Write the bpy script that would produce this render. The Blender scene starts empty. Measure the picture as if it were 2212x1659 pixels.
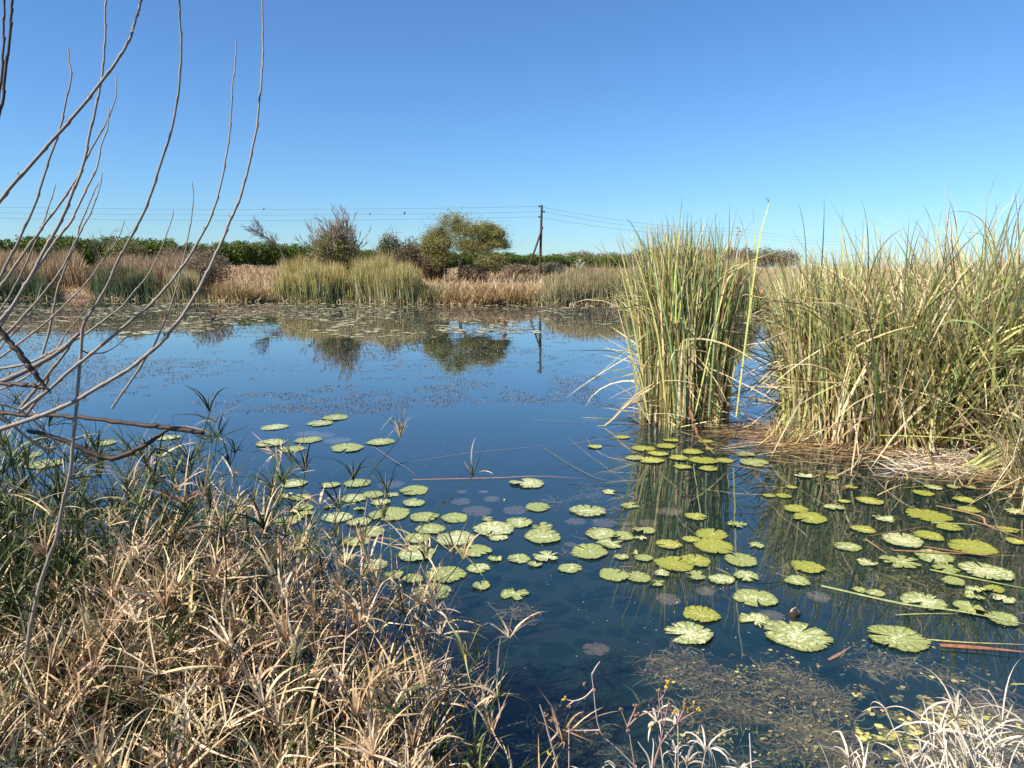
import bpy, math, numpy as np
from math import radians as R
rng = np.random.default_rng(7)
C = bpy.context.scene.collection
S = bpy.context.scene

# ---------------------------------------------------------------- camera, sky, sun, exposure
H = 2.3; F = 1538.0; CX, CY = 1106.0, 829.5; TH = R(9.14)
cam = bpy.data.cameras.new('camera'); co = bpy.data.objects.new('camera', cam); C.objects.link(co)
cam.sensor_width = 36; cam.lens = 36 * F / 2212; cam.clip_start = 0.05; cam.clip_end = 6000
co.location = (0, 0, H); co.rotation_euler = (math.pi / 2 - TH, 0, 0); S.camera = co
SUN_DIR = np.array([-0.87, -0.49]); SUN_EL = R(42)
w = bpy.data.worlds.new('World'); S.world = w; w.use_nodes = True
nt = w.node_tree; nt.nodes.clear()
out = nt.nodes.new('ShaderNodeOutputWorld'); bg = nt.nodes.new('ShaderNodeBackground'); sky = nt.nodes.new('ShaderNodeTexSky')
sky.sky_type = 'NISHITA'; sky.sun_disc = False; sky.sun_elevation = SUN_EL
sky.sun_rotation = math.atan2(SUN_DIR[0], SUN_DIR[1]); sky.altitude = 1000; sky.air_density = 1.25; sky.dust_density = 0.25; sky.ozone_density = 4.5
bg.inputs[1].default_value = 0.084
tint = nt.nodes.new('ShaderNodeMix'); tint.data_type = 'RGBA'; tint.blend_type = 'MULTIPLY'; tint.inputs[0].default_value = 1; tint.inputs[7].default_value = (0.61, 0.875, 1.15, 1)
nt.links.new(sky.outputs[0], tint.inputs[6]); nt.links.new(tint.outputs[2], bg.inputs[0]); nt.links.new(bg.outputs[0], out.inputs[0])
sl = bpy.data.lights.new('sun', 'SUN'); so = bpy.data.objects.new('sun', sl); C.objects.link(so)
sl.energy = 5.0; sl.angle = R(0.53); sl.color = (1.0, 0.91, 0.78)
from mathutils import Vector
sd = Vector((SUN_DIR[0] * math.cos(SUN_EL), SUN_DIR[1] * math.cos(SUN_EL), math.sin(SUN_EL)))
so.rotation_euler = sd.to_track_quat('Z', 'Y').to_euler(); so.location = (-20, -20, 30)
S.view_settings.view_transform = 'Standard'; S.view_settings.look = 'None'; S.view_settings.gamma = 1
S.view_settings.exposure = 0.70
S.cycles.max_bounces = 7; S.cycles.transparent_max_bounces = 12; S.cycles.diffuse_bounces = 2
S.cycles.glossy_bounces = 3; S.cycles.transmission_bounces = 4; S.cycles.caustics_reflective = False; S.cycles.caustics_refractive = False

# ---------------------------------------------------------------- helpers
def ray(x, y):
    u = (x - CX) / F; v = -(y - CY) / F
    return np.array([u, math.cos(TH) + v * math.sin(TH), -math.sin(TH) + v * math.cos(TH)])
def PZ(x, y, z=0.0):
    d = ray(x, y); t = (z - H) / d[2]; return np.array([0, 0, H]) + d * t
def PD(x, y, Y):
    d = ray(x, y); return np.array([0, 0, H]) + d * (Y / d[1])
def tag(o, label=None, cat=None, group=None, kind=None):
    if label: o['label'] = label
    if cat: o['category'] = cat
    if group: o['group'] = group
    if kind: o['kind'] = kind
    return o
def empty(name, loc, label, cat, group=None):
    o = bpy.data.objects.new(name, None); C.objects.link(o); o.location = tuple(float(a) for a in loc)
    o.empty_display_size = 0.1
    return tag(o, label, cat, group)
class MB:
    """collects polygons (grouped by corner count) and builds one mesh"""
    def __init__(s): s.v = []; s.q = []; s.t = []; s.c = []; s.n = 0
    def add(s, v, q=None, t=None, c=(1, 1, 1)):
        v = np.asarray(v, float).reshape(-1, 3)
        if q is not None and len(q): s.q.append(np.asarray(q, np.int64).reshape(-1, 4) + s.n)
        if t is not None and len(t): s.t.append(np.asarray(t, np.int64).reshape(-1, 3) + s.n)
        c = np.asarray(c, float)
        if c.ndim == 1: c = np.tile(c, (len(v), 1))
        s.v.append(v); s.c.append(c); s.n += len(v)
    def build(s, name, mat, parent=None, loc=None, smooth=False):
        v = np.concatenate(s.v) if s.v else np.zeros((0, 3)); c = np.concatenate(s.c)
        if loc is not None: v = v - np.asarray(loc)
        q = np.concatenate(s.q) if s.q else np.zeros((0, 4), int); t = np.concatenate(s.t) if s.t else np.zeros((0, 3), int)
        me = bpy.data.meshes.new(name)
        me.vertices.add(len(v)); me.vertices.foreach_set('co', v.astype(np.float32).ravel())
        loops = np.concatenate([q.ravel(), t.ravel()]).astype(np.int32)
        me.loops.add(len(loops)); me.loops.foreach_set('vertex_index', loops)
        tot = np.concatenate([np.full(len(q), 4), np.full(len(t), 3)]).astype(np.int32)
        st = np.concatenate([[0], np.cumsum(tot)[:-1]]).astype(np.int32)
        me.polygons.add(len(tot)); me.polygons.foreach_set('loop_start', st)
        if smooth: me.polygons.foreach_set('use_smooth', np.ones(len(tot), bool))
        a = me.attributes.new('col', 'FLOAT_COLOR', 'POINT')
        a.data.foreach_set('color', np.concatenate([c, np.ones((len(c), 1))], 1).astype(np.float32).ravel())
        me.update(calc_edges=True); me.validate()
        me.materials.append(mat)
        o = bpy.data.objects.new(name, me); C.objects.link(o)
        if parent is not None: o.parent = parent
        elif loc is not None: o.location = tuple(float(a) for a in loc)
        return o
def U(a, b, n=None): return rng.uniform(a, b, n)

def paths(base, az, lean, L, bend, segs=6, kt=None, ka=None, azc=0.0, p=1.6):
    N = len(base); t = np.linspace(0, 1, segs + 1); tm = (t[1:] + t[:-1]) / 2
    col = lambda a: np.broadcast_to(np.asarray(a, float), (N,))[:, None]
    th = col(lean) + col(bend) * tm[None] ** p
    if kt is not None: th = th + np.where(tm[None] > col(kt), col(ka), 0)
    a = col(az) + col(azc) * tm[None]
    d = np.stack([np.sin(th) * np.cos(a), np.sin(th) * np.sin(a), np.cos(th)], -1)
    P = np.concatenate([base[:, None], base[:, None] + np.cumsum(d * (col(L) / segs)[..., None], 1)], 1)
    T = np.concatenate([d[:, :1], (d[:, 1:] + d[:, :-1]) / 2, d[:, -1:]], 1)
    T /= np.linalg.norm(T, axis=-1, keepdims=True) + 1e-9
    return P, T, np.concatenate([a, a[:, -1:]], 1)
def ribbon(mb, P, T, A, W, roll, cb, ct, tw=0.0, w0=0.7, tp=0.7, tipc=None, peak=0.3):
    N, K = P.shape[:2]; t = np.linspace(0, 1, K)[None]
    side = np.stack([-np.sin(A), np.cos(A), np.zeros_like(A)], -1); nn = np.cross(T, side)
    r = np.broadcast_to(np.asarray(roll, float), (N,))[:, None] + np.broadcast_to(np.asarray(tw, float), (N,))[:, None] * t
    wv = np.cos(r)[..., None] * side + np.sin(r)[..., None] * nn
    prof = np.where(t < peak, w0 + (1 - w0) * t / peak, np.clip((1 - t) / (1 - peak), 0, 1) ** tp) * 0.5
    ww = (np.broadcast_to(np.asarray(W, float), (N,))[:, None] * (prof + 0.01))[..., None] * wv
    V = np.stack([P - ww, P + ww], 2).reshape(-1, 3)
    idx = (np.arange(N)[:, None] * K + np.arange(K - 1)[None]) * 2
    q = np.stack([idx, idx + 1, idx + 3, idx + 2], -1).reshape(-1, 4)
    cb = np.broadcast_to(cb, (N, 3))[:, None]; ct = np.broadcast_to(ct, (N, 3))[:, None]; t3 = t[..., None]
    cc = cb * (1 - t3) + ct * t3
    if tipc is not None:
        tipc = np.broadcast_to(tipc, (N, 3))[:, None]; k = np.clip((t3 - 0.78) / 0.15, 0, 1); cc = cc * (1 - k) + tipc * k
    mb.add(V, q=q, c=np.repeat(cc[:, :, None], 2, 2).reshape(-1, 3))
def tubes(mb, P, rad, c, sides=5):
    P = np.asarray(P, float)
    if P.ndim == 2: P = P[None]
    N, K = P.shape[:2]; T = np.gradient(P, axis=1); T /= np.linalg.norm(T, axis=-1, keepdims=True) + 1e-9
    ref = np.where(np.abs(T[..., 2:3]) > 0.9, np.array([1.0, 0, 0]), np.array([0, 0, 1.0]))
    ref = np.broadcast_to(ref[:, :1] if False else ref.mean(1, keepdims=True), T.shape)
    a = np.cross(T, ref); a /= np.linalg.norm(a, axis=-1, keepdims=True) + 1e-9; b = np.cross(T, a)
    rad = np.broadcast_to(np.asarray(rad, float), (N, K)); an = np.arange(sides) * 2 * math.pi / sides
    V = P[:, :, None] + rad[..., None, None] * (np.cos(an)[:, None] * a[:, :, None] + np.sin(an)[:, None] * b[:, :, None])
    i = (np.arange(N)[:, None, None] * K + np.arange(K - 1)[None, :, None]) * sides
    j = np.arange(sides)[None, None]; j2 = (j + 1) % sides
    q = np.stack([i + j, i + j2, i + sides + j2, i + sides + j], -1).reshape(-1, 4)
    c = np.asarray(c, float)
    if c.ndim == 2 and c.shape[0] == N and N > 1: c = np.repeat(c, K * sides, 0)
    elif c.ndim == 2: c = np.tile(c[0], (N * K * sides, 1))
    mb.add(V.reshape(-1, 3), q=q, c=c)
def spline(pts, n):
    """Catmull-Rom through pts resampled to n points"""
    p = np.asarray(pts, float); p = np.concatenate([[2 * p[0] - p[1]], p, [2 * p[-1] - p[-2]]]); m = len(p) - 3
    u = np.linspace(0, m - 1e-6, n); i = u.astype(int); f = (u - i)[:, None]
    a, b, c, d = p[i], p[i + 1], p[i + 2], p[i + 3]
    return 0.5 * (2 * b + (c - a) * f + (2 * a - 5 * b + 4 * c - d) * f ** 2 + (3 * b - a - 3 * c + d) * f ** 3)
def quads(mb, pos, size, c, asp=0.55, flat=0.0):
    """leaf-sized faces with random orientation"""
    N = len(pos); n = rng.normal(size=(N, 3)); n[:, 2] += flat * np.sign(n[:, 2]) ; n /= np.linalg.norm(n, axis=1, keepdims=True)
    r = rng.normal(size=(N, 3)); a = np.cross(n, r); a /= np.linalg.norm(a, axis=1, keepdims=True) + 1e-9; b = np.cross(n, a)
    s = np.broadcast_to(np.asarray(size, float), (N,))[:, None] * 0.5
    V = np.stack([pos - a * s, pos - b * s * asp, pos + a * s, pos + b * s * asp], 1).reshape(-1, 3)
    c = np.broadcast_to(c, (N, 3)); mb.add(V, q=np.arange(N * 4).reshape(-1, 4), c=np.repeat(c, 4, 0))
def pick(cols, wts, n, jit=0.15):
    cols = np.asarray(cols, float); wts = np.asarray(wts, float); k = rng.choice(len(cols), n, p=wts / wts.sum())
    return cols[k] * (1 + rng.uniform(-jit, jit, (n, 1))) * (1 + rng.uniform(-jit * .3, jit * .3, (n, 3)))
_perm = np.random.default_rng(3).uniform(0, 1, (64, 64))
def vnoise(x, y, s):
    x = np.asarray(x) / s + 100; y = np.asarray(y) / s + 100; xi = np.floor(x).astype(int); yi = np.floor(y).astype(int)
    fx = x - xi; fy = y - yi; fx = fx * fx * (3 - 2 * fx); fy = fy * fy * (3 - 2 * fy); g = lambda a, b: _perm[a % 64, b % 64]
    return (g(xi, yi) * (1 - fx) + g(xi + 1, yi) * fx) * (1 - fy) + (g(xi, yi + 1) * (1 - fx) + g(xi + 1, yi + 1) * fx) * fy

# ---------------------------------------------------------------- materials
def mat(name): m = bpy.data.materials.new(name); m.use_nodes = True; n = m.node_tree; n.nodes.clear(); return m, n
def leafmat(name, rough=0.5, trans=0.25, nscale=30.0, namp=0.25, spec=0.4, tcol=1.0):
    m, n = mat(name); N = n.nodes; L = n.links
    o = N.new('ShaderNodeOutputMaterial'); p = N.new('ShaderNodeBsdfPrincipled'); a = N.new('ShaderNodeAttribute'); a.attribute_name = 'col'
    tc = N.new('ShaderNodeTexCoord'); no = N.new('ShaderNodeTexNoise'); no.inputs['Scale'].default_value = nscale; no.inputs['Detail'].default_value = 3
    mr = N.new('ShaderNodeMapRange'); mr.inputs[1].default_value = 0.3; mr.inputs[2].default_value = 0.7; mr.inputs[3].default_value = 1 - namp; mr.inputs[4].default_value = 1 + namp
    mx = N.new('ShaderNodeVectorMath'); mx.operation = 'MULTIPLY'
    L.new(tc.outputs['Object'], no.inputs['Vector']); L.new(no.outputs[0], mr.inputs[0]); L.new(a.outputs[0], mx.inputs[0]); L.new(mr.outputs[0], mx.inputs[1])
    L.new(mx.outputs[0], p.inputs['Base Color']); p.inputs['Roughness'].default_value = rough; p.inputs['Specular IOR Level'].default_value = spec
    if trans > 0:
        tr = N.new('ShaderNodeBsdfTranslucent'); ms = N.new('ShaderNodeMixShader'); ms.inputs[0].default_value = trans
        L.new(mx.outputs[0], tr.inputs[0]); L.new(p.outputs[0], ms.inputs[1]); L.new(tr.outputs[0], ms.inputs[2]); L.new(ms.outputs[0], o.inputs[0])
    else: L.new(p.outputs[0], o.inputs[0])
    return m
M_leaf = leafmat('reed_leaf', 0.5, 0.16); M_dry = leafmat('dry_leaf', 0.6, 0.08, 40, 0.25, 0.3); M_fol = leafmat('foliage', 0.55, 0.3, 1.0, 0.35, 0.3)
M_bark = leafmat('bark', 0.75, 0, 60, 0.35, 0.25); M_weed = leafmat('wet_weed', 0.45, 0.1, 25, 0.3, 0.4); M_body = leafmat('feather', 0.6, 0, 20, 0.2, 0.3)
def barkmat():
    m = leafmat('shoot_bark', 0.6, 0, 45, 0.18, 0.3); n = m.node_tree; p = [x for x in n.nodes if x.type == 'BSDF_PRINCIPLED'][0]
    no = n.nodes.new('ShaderNodeTexNoise'); no.inputs['Scale'].default_value = 350; b = n.nodes.new('ShaderNodeBump'); b.inputs['Strength'].default_value = 0.25; b.inputs['Distance'].default_value = 0.002
    tc = n.nodes.new('ShaderNodeTexCoord'); n.links.new(tc.outputs['Object'], no.inputs[0]); n.links.new(no.outputs[0], b.inputs['Height']); n.links.new(b.outputs[0], p.inputs['Normal'])
    return m
M_shoot = barkmat()
def padmat(name, dark, mid, pale, palew):
    m, n = mat(name); N = n.nodes; L = n.links
    o = N.new('ShaderNodeOutputMaterial'); p = N.new('ShaderNodeBsdfPrincipled'); a = N.new('ShaderNodeAttribute'); a.attribute_name = 'col'
    sx = N.new('ShaderNodeSeparateXYZ'); L.new(a.outputs['Vector'], sx.inputs[0])   # col = (radius, random, rib)
    tc = N.new('ShaderNodeTexCoord'); no = N.new('ShaderNodeTexNoise'); no.inputs['Scale'].default_value = 22; no.inputs['Detail'].default_value = 6; no.inputs['Roughness'].default_value = 0.75
    n2 = N.new('ShaderNodeTexNoise'); n2.inputs['Scale'].default_value = 55; n2.inputs['Detail'].default_value = 3
    L.new(tc.outputs['Object'], no.inputs[0]); L.new(tc.outputs['Object'], n2.inputs[0])
    # bleached blotches, commoner near the middle of the pad
    s = N.new('ShaderNodeMath'); s.operation = 'MULTIPLY_ADD'; L.new(sx.outputs[0], s.inputs[0]); s.inputs[1].default_value = -0.12; L.new(no.outputs[0], s.inputs[2])
    s2 = N.new('ShaderNodeMath'); s2.operation = 'MULTIPLY_ADD'; L.new(sx.outputs[1], s2.inputs[0]); s2.inputs[1].default_value = 0.16; L.new(s.outputs[0], s2.inputs[2])
    r1 = N.new('ShaderNodeMapRange'); r1.inputs[1].default_value = palew; r1.inputs[2].default_value = palew + 0.05; L.new(s2.outputs[0], r1.inputs[0])
    m1 = N.new('ShaderNodeMix'); m1.data_type = 'RGBA'; m1.inputs[6].default_value = (*mid, 1); m1.inputs[7].default_value = (*pale, 1); L.new(r1.outputs[0], m1.inputs[0])
    # dark specks and ribs
    r2 = N.new('ShaderNodeMapRange'); r2.inputs[1].default_value = 0.61; r2.inputs[2].default_value = 0.65; L.new(n2.outputs[0], r2.inputs[0])
    r3 = N.new('ShaderNodeMath'); r3.operation = 'MAXIMUM'; L.new(r2.outputs[0], r3.inputs[0]); L.new(sx.outputs[2], r3.inputs[1])
    m2 = N.new('ShaderNodeMix'); m2.data_type = 'RGBA'; m2.inputs[7].default_value = (*dark, 1); L.new(m1.outputs[2], m2.inputs[6]); L.new(r3.outputs[0], m2.inputs[0])
    L.new(m2.outputs[2], p.inputs['Base Color']); p.inputs['Roughness'].default_value = 0.42
    b = N.new('ShaderNodeBump'); b.inputs['Strength'].default_value = 0.5; b.inputs['Distance'].default_value = 0.006; L.new(no.outputs[0], b.inputs['Height']); L.new(b.outputs[0], p.inputs['Normal'])
    L.new(p.outputs[0], o.inputs[0]); return m
M_pad = padmat('lily_pad', (0.05, 0.05, 0.02), (0.33, 0.37, 0.115), (0.64, 0.64, 0.36), 0.55)
M_pady = padmat('yellow_lily_pad', (0.05, 0.045, 0.015), (0.34, 0.35, 0.06), (0.56, 0.54, 0.18), 0.57)
M_pads = padmat('sunken_lily_pad', (0.06, 0.04, 0.035), (0.30, 0.20, 0.18), (0.46, 0.36, 0.26), 0.58)

def groundmat():
    m, n = mat('ground'); N = n.nodes; L = n.links
    o = N.new('ShaderNodeOutputMaterial'); p = N.new('ShaderNodeBsdfPrincipled'); p.inputs['Roughness'].default_value = 0.9
    g = N.new('ShaderNodeNewGeometry'); s = N.new('ShaderNodeSeparateXYZ'); L.new(g.outputs['Position'], s.inputs[0])
    n1 = N.new('ShaderNodeTexNoise'); n1.inputs['Scale'].default_value = 0.6; n1.inputs['Detail'].default_value = 8; n1.inputs['Roughness'].default_value = 0.7; L.new(g.outputs['Position'], n1.inputs[0])
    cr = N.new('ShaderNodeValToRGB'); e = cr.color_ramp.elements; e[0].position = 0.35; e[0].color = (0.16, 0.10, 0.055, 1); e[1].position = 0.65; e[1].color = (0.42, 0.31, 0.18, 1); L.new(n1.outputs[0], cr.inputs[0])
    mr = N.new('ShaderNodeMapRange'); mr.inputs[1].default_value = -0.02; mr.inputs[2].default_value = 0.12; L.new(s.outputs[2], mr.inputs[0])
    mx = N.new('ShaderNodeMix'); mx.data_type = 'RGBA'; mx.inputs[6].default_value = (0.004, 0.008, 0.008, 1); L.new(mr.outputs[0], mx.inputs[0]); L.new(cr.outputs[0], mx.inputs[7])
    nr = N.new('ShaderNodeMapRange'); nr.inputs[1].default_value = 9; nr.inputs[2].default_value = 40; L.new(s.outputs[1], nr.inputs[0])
    m3 = N.new('ShaderNodeMix'); m3.data_type = 'RGBA'; m3.inputs[6].default_value = (0.05, 0.036, 0.024, 1); L.new(cr.outputs[0], m3.inputs[7]); L.new(nr.outputs[0], m3.inputs[0]); L.new(m3.outputs[2], mx.inputs[7])  # near bank soil, darkened in colour to deepen the shade beneath the sedge
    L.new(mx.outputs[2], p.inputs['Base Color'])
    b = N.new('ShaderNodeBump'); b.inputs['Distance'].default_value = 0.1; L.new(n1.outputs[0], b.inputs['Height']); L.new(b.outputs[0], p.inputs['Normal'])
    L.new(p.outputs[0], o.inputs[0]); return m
def watermat():
    m, n = mat('pond_water'); N = n.nodes; L = n.links
    o = N.new('ShaderNodeOutputMaterial'); gl = N.new('ShaderNodeBsdfGlossy'); gl.inputs['Roughness'].default_value = 0.0; gl.inputs[0].default_value = (1, 1, 1, 1)
    tr = N.new('ShaderNodeBsdfTransparent'); tr.inputs[0].default_value = (0.88, 0.91, 0.85, 1)
    df = N.new('ShaderNodeBsdfDiffuse'); df.inputs[0].default_value = (0.017, 0.058, 0.056, 1)
    mk = N.new('ShaderNodeMixShader'); mk.inputs[0].default_value = 0.36; L.new(tr.outputs[0], mk.inputs[1]); L.new(df.outputs[0], mk.inputs[2])
    g = N.new('ShaderNodeNewGeometry')      # Schlick reflectance, the same from above and below
    dt = N.new('ShaderNodeVectorMath'); dt.operation = 'DOT_PRODUCT'; L.new(g.outputs['Incoming'], dt.inputs[0]); L.new(g.outputs['Normal'], dt.inputs[1])
    ab = N.new('ShaderNodeMath'); ab.operation = 'ABSOLUTE'; L.new(dt.outputs['Value'], ab.inputs[0])
    om = N.new('ShaderNodeMath'); om.operation = 'SUBTRACT'; om.inputs[0].default_value = 1; L.new(ab.outputs[0], om.inputs[1])
    pw = N.new('ShaderNodeMath'); pw.operation = 'POWER'; L.new(om.outputs[0], pw.inputs[0]); pw.inputs[1].default_value = 3.7
    fr = N.new('ShaderNodeMath'); fr.operation = 'MULTIPLY_ADD'; L.new(pw.outputs[0], fr.inputs[0]); fr.inputs[1].default_value = 0.96; fr.inputs[2].default_value = 0.035
    mp = N.new('ShaderNodeMapping'); mp.inputs['Scale'].default_value = (1.0, 0.5, 1); L.new(g.outputs['Position'], mp.inputs[0])
    n1 = N.new('ShaderNodeTexNoise'); n1.inputs['Scale'].default_value = 1.6; n1.inputs['Detail'].default_value = 2.5; L.new(mp.outputs[0], n1.inputs[0])
    b = N.new('ShaderNodeBump'); b.inputs['Strength'].default_value = 1.0; b.inputs['Distance'].default_value = 0.0032; L.new(n1.outputs[0], b.inputs['Height'])
    L.new(b.outputs[0], gl.inputs['Normal'])
    ms = N.new('ShaderNodeMixShader'); L.new(fr.outputs[0], ms.inputs[0]); L.new(mk.outputs[0], ms.inputs[1]); L.new(gl.outputs[0], ms.inputs[2]); L.new(ms.outputs[0], o.inputs[0])
    return m

# ---------------------------------------------------------------- ground and water
def smin(a, b, k): h = np.clip(0.5 + 0.5 * (b - a) / k, 0, 1); return b * (1 - h) + a * h - k * h * (1 - h)
SHX = [-60, -12, -6, -3, -1.5, -0.5, 0, 1, 2.4, 3.4, 4.2, 5.4, 8, 20, 60]; SHY = [8, 7, 5.2, 3.9, 3.5, 2.7, 2.0, 1.7, 1.9, 2.6, 4.6, 7.0, 9.0, 13, 20]
def yfar(X): return np.maximum(47.5 - 0.3 * X, 44.0) + 0.8 * np.sin(X * 0.35) + 0.5 * np.sin(X * 1.1 + 1)
def gz(X, Y):
    X = np.asarray(X, float); Y = np.asarray(Y, float)
    near = np.clip((np.interp(X, SHX, SHY) - Y) * 0.3, -0.9, 0.55)
    far = np.interp(Y - yfar(X), [-10, 0, 3, 12, 30, 60, 400], [-0.9, 0, 0.35, 0.9, 1.5, 2.0, 2.0]) - np.where(X < -20, 0, 0)
    far = far + np.clip((-X - 15) / 30, 0, 1) * np.clip((Y - yfar(X) - 3) / 12, 0, 1) * 0.7
    side = np.clip((np.abs(X + 5) - 75) * 0.05, -0.9, 1.8)
    z = np.maximum(np.maximum(near, far), side)
    return z + 0.05 * (vnoise(X, Y, 2.5) - 0.5) * (z > 0.1)
ax = np.concatenate([-np.geomspace(2500, 14, 60), np.linspace(-13.5, 13.5, 110), np.geomspace(14, 2500, 60)])
ay = np.concatenate([[-300, -100, -30, -10, -4], np.linspace(-3, 14, 90), np.linspace(14.6, 130, 150), np.geomspace(133, 3500, 50)])
gx, gy = np.meshgrid(ax, ay); nx = len(ax)
gm = MB(); ii = (np.arange(len(ay) - 1)[:, None] * nx + np.arange(nx - 1)[None]).ravel()
gm.add(np.stack([gx, gy, gz(gx, gy)], -1).reshape(-1, 3), q=np.stack([ii, ii + 1, ii + nx + 1, ii + nx], -1))
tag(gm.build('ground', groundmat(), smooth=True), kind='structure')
wm = MB(); wm.add([[-82, -1, 0], [75, -1, 0], [75, 75, 0], [-82, 75, 0]], q=[[0, 1, 2, 3]])
tag(wm.build('water', watermat()), kind='structure')

# ---------------------------------------------------------------- palettes
GREEN = (0.17, 0.26, 0.06); GREYG = (0.22, 0.32, 0.14); YELG = (0.52, 0.52, 0.17); STRAW = (0.64, 0.51, 0.25); PALE = (0.72, 0.62, 0.40); BROWN = (0.27, 0.13, 0.06); PINK = (0.50, 0.34, 0.22); DARKG = (0.05, 0.09, 0.03)

def cattails(mb, xy, hgt, wid, nl=6, green=0.64, tilt=(0.0, 0.0), spread=0.16, bent=0.2, segs=9, yel=0.2, tipbrown=0.5, z0=None, arch=0.15):
    """cattail shoots: fans of long blades from each foot"""
    n = len(xy); k = np.repeat(np.arange(n), nl); N = len(k)
    z = np.zeros(n) if z0 is None else z0
    base = np.concatenate([xy[k] + rng.normal(0, 0.025, (N, 2)), z[k][:, None] - 0.05], 1)
    hh = np.broadcast_to(hgt, (n,))[k] * U(0.62, 1.05, N)
    lx = rng.normal(tilt[0], spread, N); ly = rng.normal(tilt[1], spread, N); az = np.arctan2(ly, lx); lean = np.hypot(lx, ly) * 0.7
    bend = np.abs(rng.normal(0.10, 0.30, N)); ar = rng.random(N) < arch; bend[ar] = U(0.7, 2.0, ar.sum())
    kt = np.full(N, 2.0); ka = np.zeros(N); kk = rng.random(N) < bent; kt[kk] = U(0.2, 0.9, kk.sum()); ka[kk] = U(0.8, 2.3, kk.sum())
    hh[kk] *= U(0.75, 1.0, kk.sum())
    P, T, A = paths(base, az, lean, hh, bend, segs, kt, ka, rng.normal(0, 0.3, N), p=2.2)
    P[..., 2] = np.maximum(P[..., 2], 0.01 + 0.03 * rng.random((N, 1)) + np.minimum(z[k][:, None], 5) - 0.06 * (np.arange(segs + 1)[None] == 0))
    g = rng.random(N) < green
    ct = np.where(g[:, None], pick([GREEN, GREYG, YELG, (0.24, 0.30, 0.11)], [3, 3, 10 * yel, 3], N), pick([STRAW, PALE, BROWN, YELG, (0.13, 0.06, 0.03)], [4, 3, 2.2, 1, 1], N))
    cb = np.where(g[:, None], pick([YELG, STRAW, GREYG], [3, 2, 2], N), pick([STRAW, PALE, BROWN], [4, 3, 2], N))
    dry = kk & (rng.random(N) < 0.7); ct[dry] = pick([STRAW, PALE, BROWN], [4, 3, 1.5], dry.sum()); cb[dry] = pick([STRAW, PALE, BROWN], [4, 3, 1.5], dry.sum())
    tip = np.where((rng.random(N) < tipbrown)[:, None], pick([STRAW, BROWN, PALE], [3, 2, 2], N), ct)
    ribbon(mb, P, T, A, wid * U(0.7, 1.25, N), rng.uniform(0, math.pi, N), cb, ct, tw=rng.normal(0, 1.2, N), w0=0.8, tp=0.6, tipc=tip)
def tri_xy(n, poly):
    """uniform points in a world polygon"""
    poly = np.asarray(poly, float); lo = poly.min(0); hi = poly.max(0); out = []; c = 0
    while c < n:
        p = rng.uniform(lo, hi, (n * 2, 2)); x, y = p[:, 0], p[:, 1]; ins = np.zeros(len(p), bool); j = len(poly) - 1
        for i in range(len(poly)):
            (xi, yi), (xj, yj) = poly[i], poly[j]
            ins ^= ((yi > y) != (yj > y)) & (x < (xj - xi) * (y - yi) / (yj - yi + 1e-12) + xi); j = i
        out.append(p[ins]); c += ins.sum()
    return np.concatenate(out)[:n]
def blades(mb, xy, h, wd, cb, ct, spread=0.25, bend=0.3, segs=4, z=None, tipc=None, tilt=(0, 0)):
    n = len(xy); z = gz(xy[:, 0], xy[:, 1]) if z is None else z
    lx = rng.normal(tilt[0], spread, n); ly = rng.normal(tilt[1], spread, n)
    P, T, A = paths(np.concatenate([xy, np.maximum(z, -0.1)[:, None] - 0.02], 1), np.arctan2(ly, lx), np.hypot(lx, ly), h, np.abs(rng.normal(0, bend, n)), segs)
    ribbon(mb, P, T, A, wd, U(-0.8, 0.8, n) + np.pi * 0, cb, ct, tipc=tipc, tw=rng.normal(0, 0.6, n))

# ================================================================ FAR BANK
def far_pt(x, D): return np.array([(x - CX) / F * D, D])
# straw grass covering the slope
g = MB(); n = 90000
Y = 45 + 100 * rng.random(n) ** 1.5; X = U(-0.80, 0.62, n) * Y; ok = Y > yfar(X) + 0.3; X, Y = X[ok], Y[ok]; n = len(X)
nz = vnoise(X, Y, 5) * 0.6 + vnoise(X + 50, Y, 1.7) * 0.4
left = np.clip((-X / Y - 0.35) / 0.12, 0, 1)
c1 = pick([(0.62, 0.50, 0.30), (0.54, 0.40, 0.20), (0.42, 0.28, 0.16), (0.56, 0.40, 0.22)], [3, 3, 2, 3], n, 0.2); c2 = pick([PINK, BROWN, (0.36, 0.22, 0.12), STRAW], [3, 1, 3, 1.5], n, 0.2)
cc = np.where((rng.random(n) < left * 0.8 + (nz > 0.6) * 0.3)[:, None], c2, c1)
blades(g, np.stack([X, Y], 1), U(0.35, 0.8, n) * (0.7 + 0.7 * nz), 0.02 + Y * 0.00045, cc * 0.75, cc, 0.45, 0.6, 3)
tag(g.build('dry_grass', M_dry), 'pale straw grass covering the slope beyond the pond', 'grass', kind='stuff')

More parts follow.
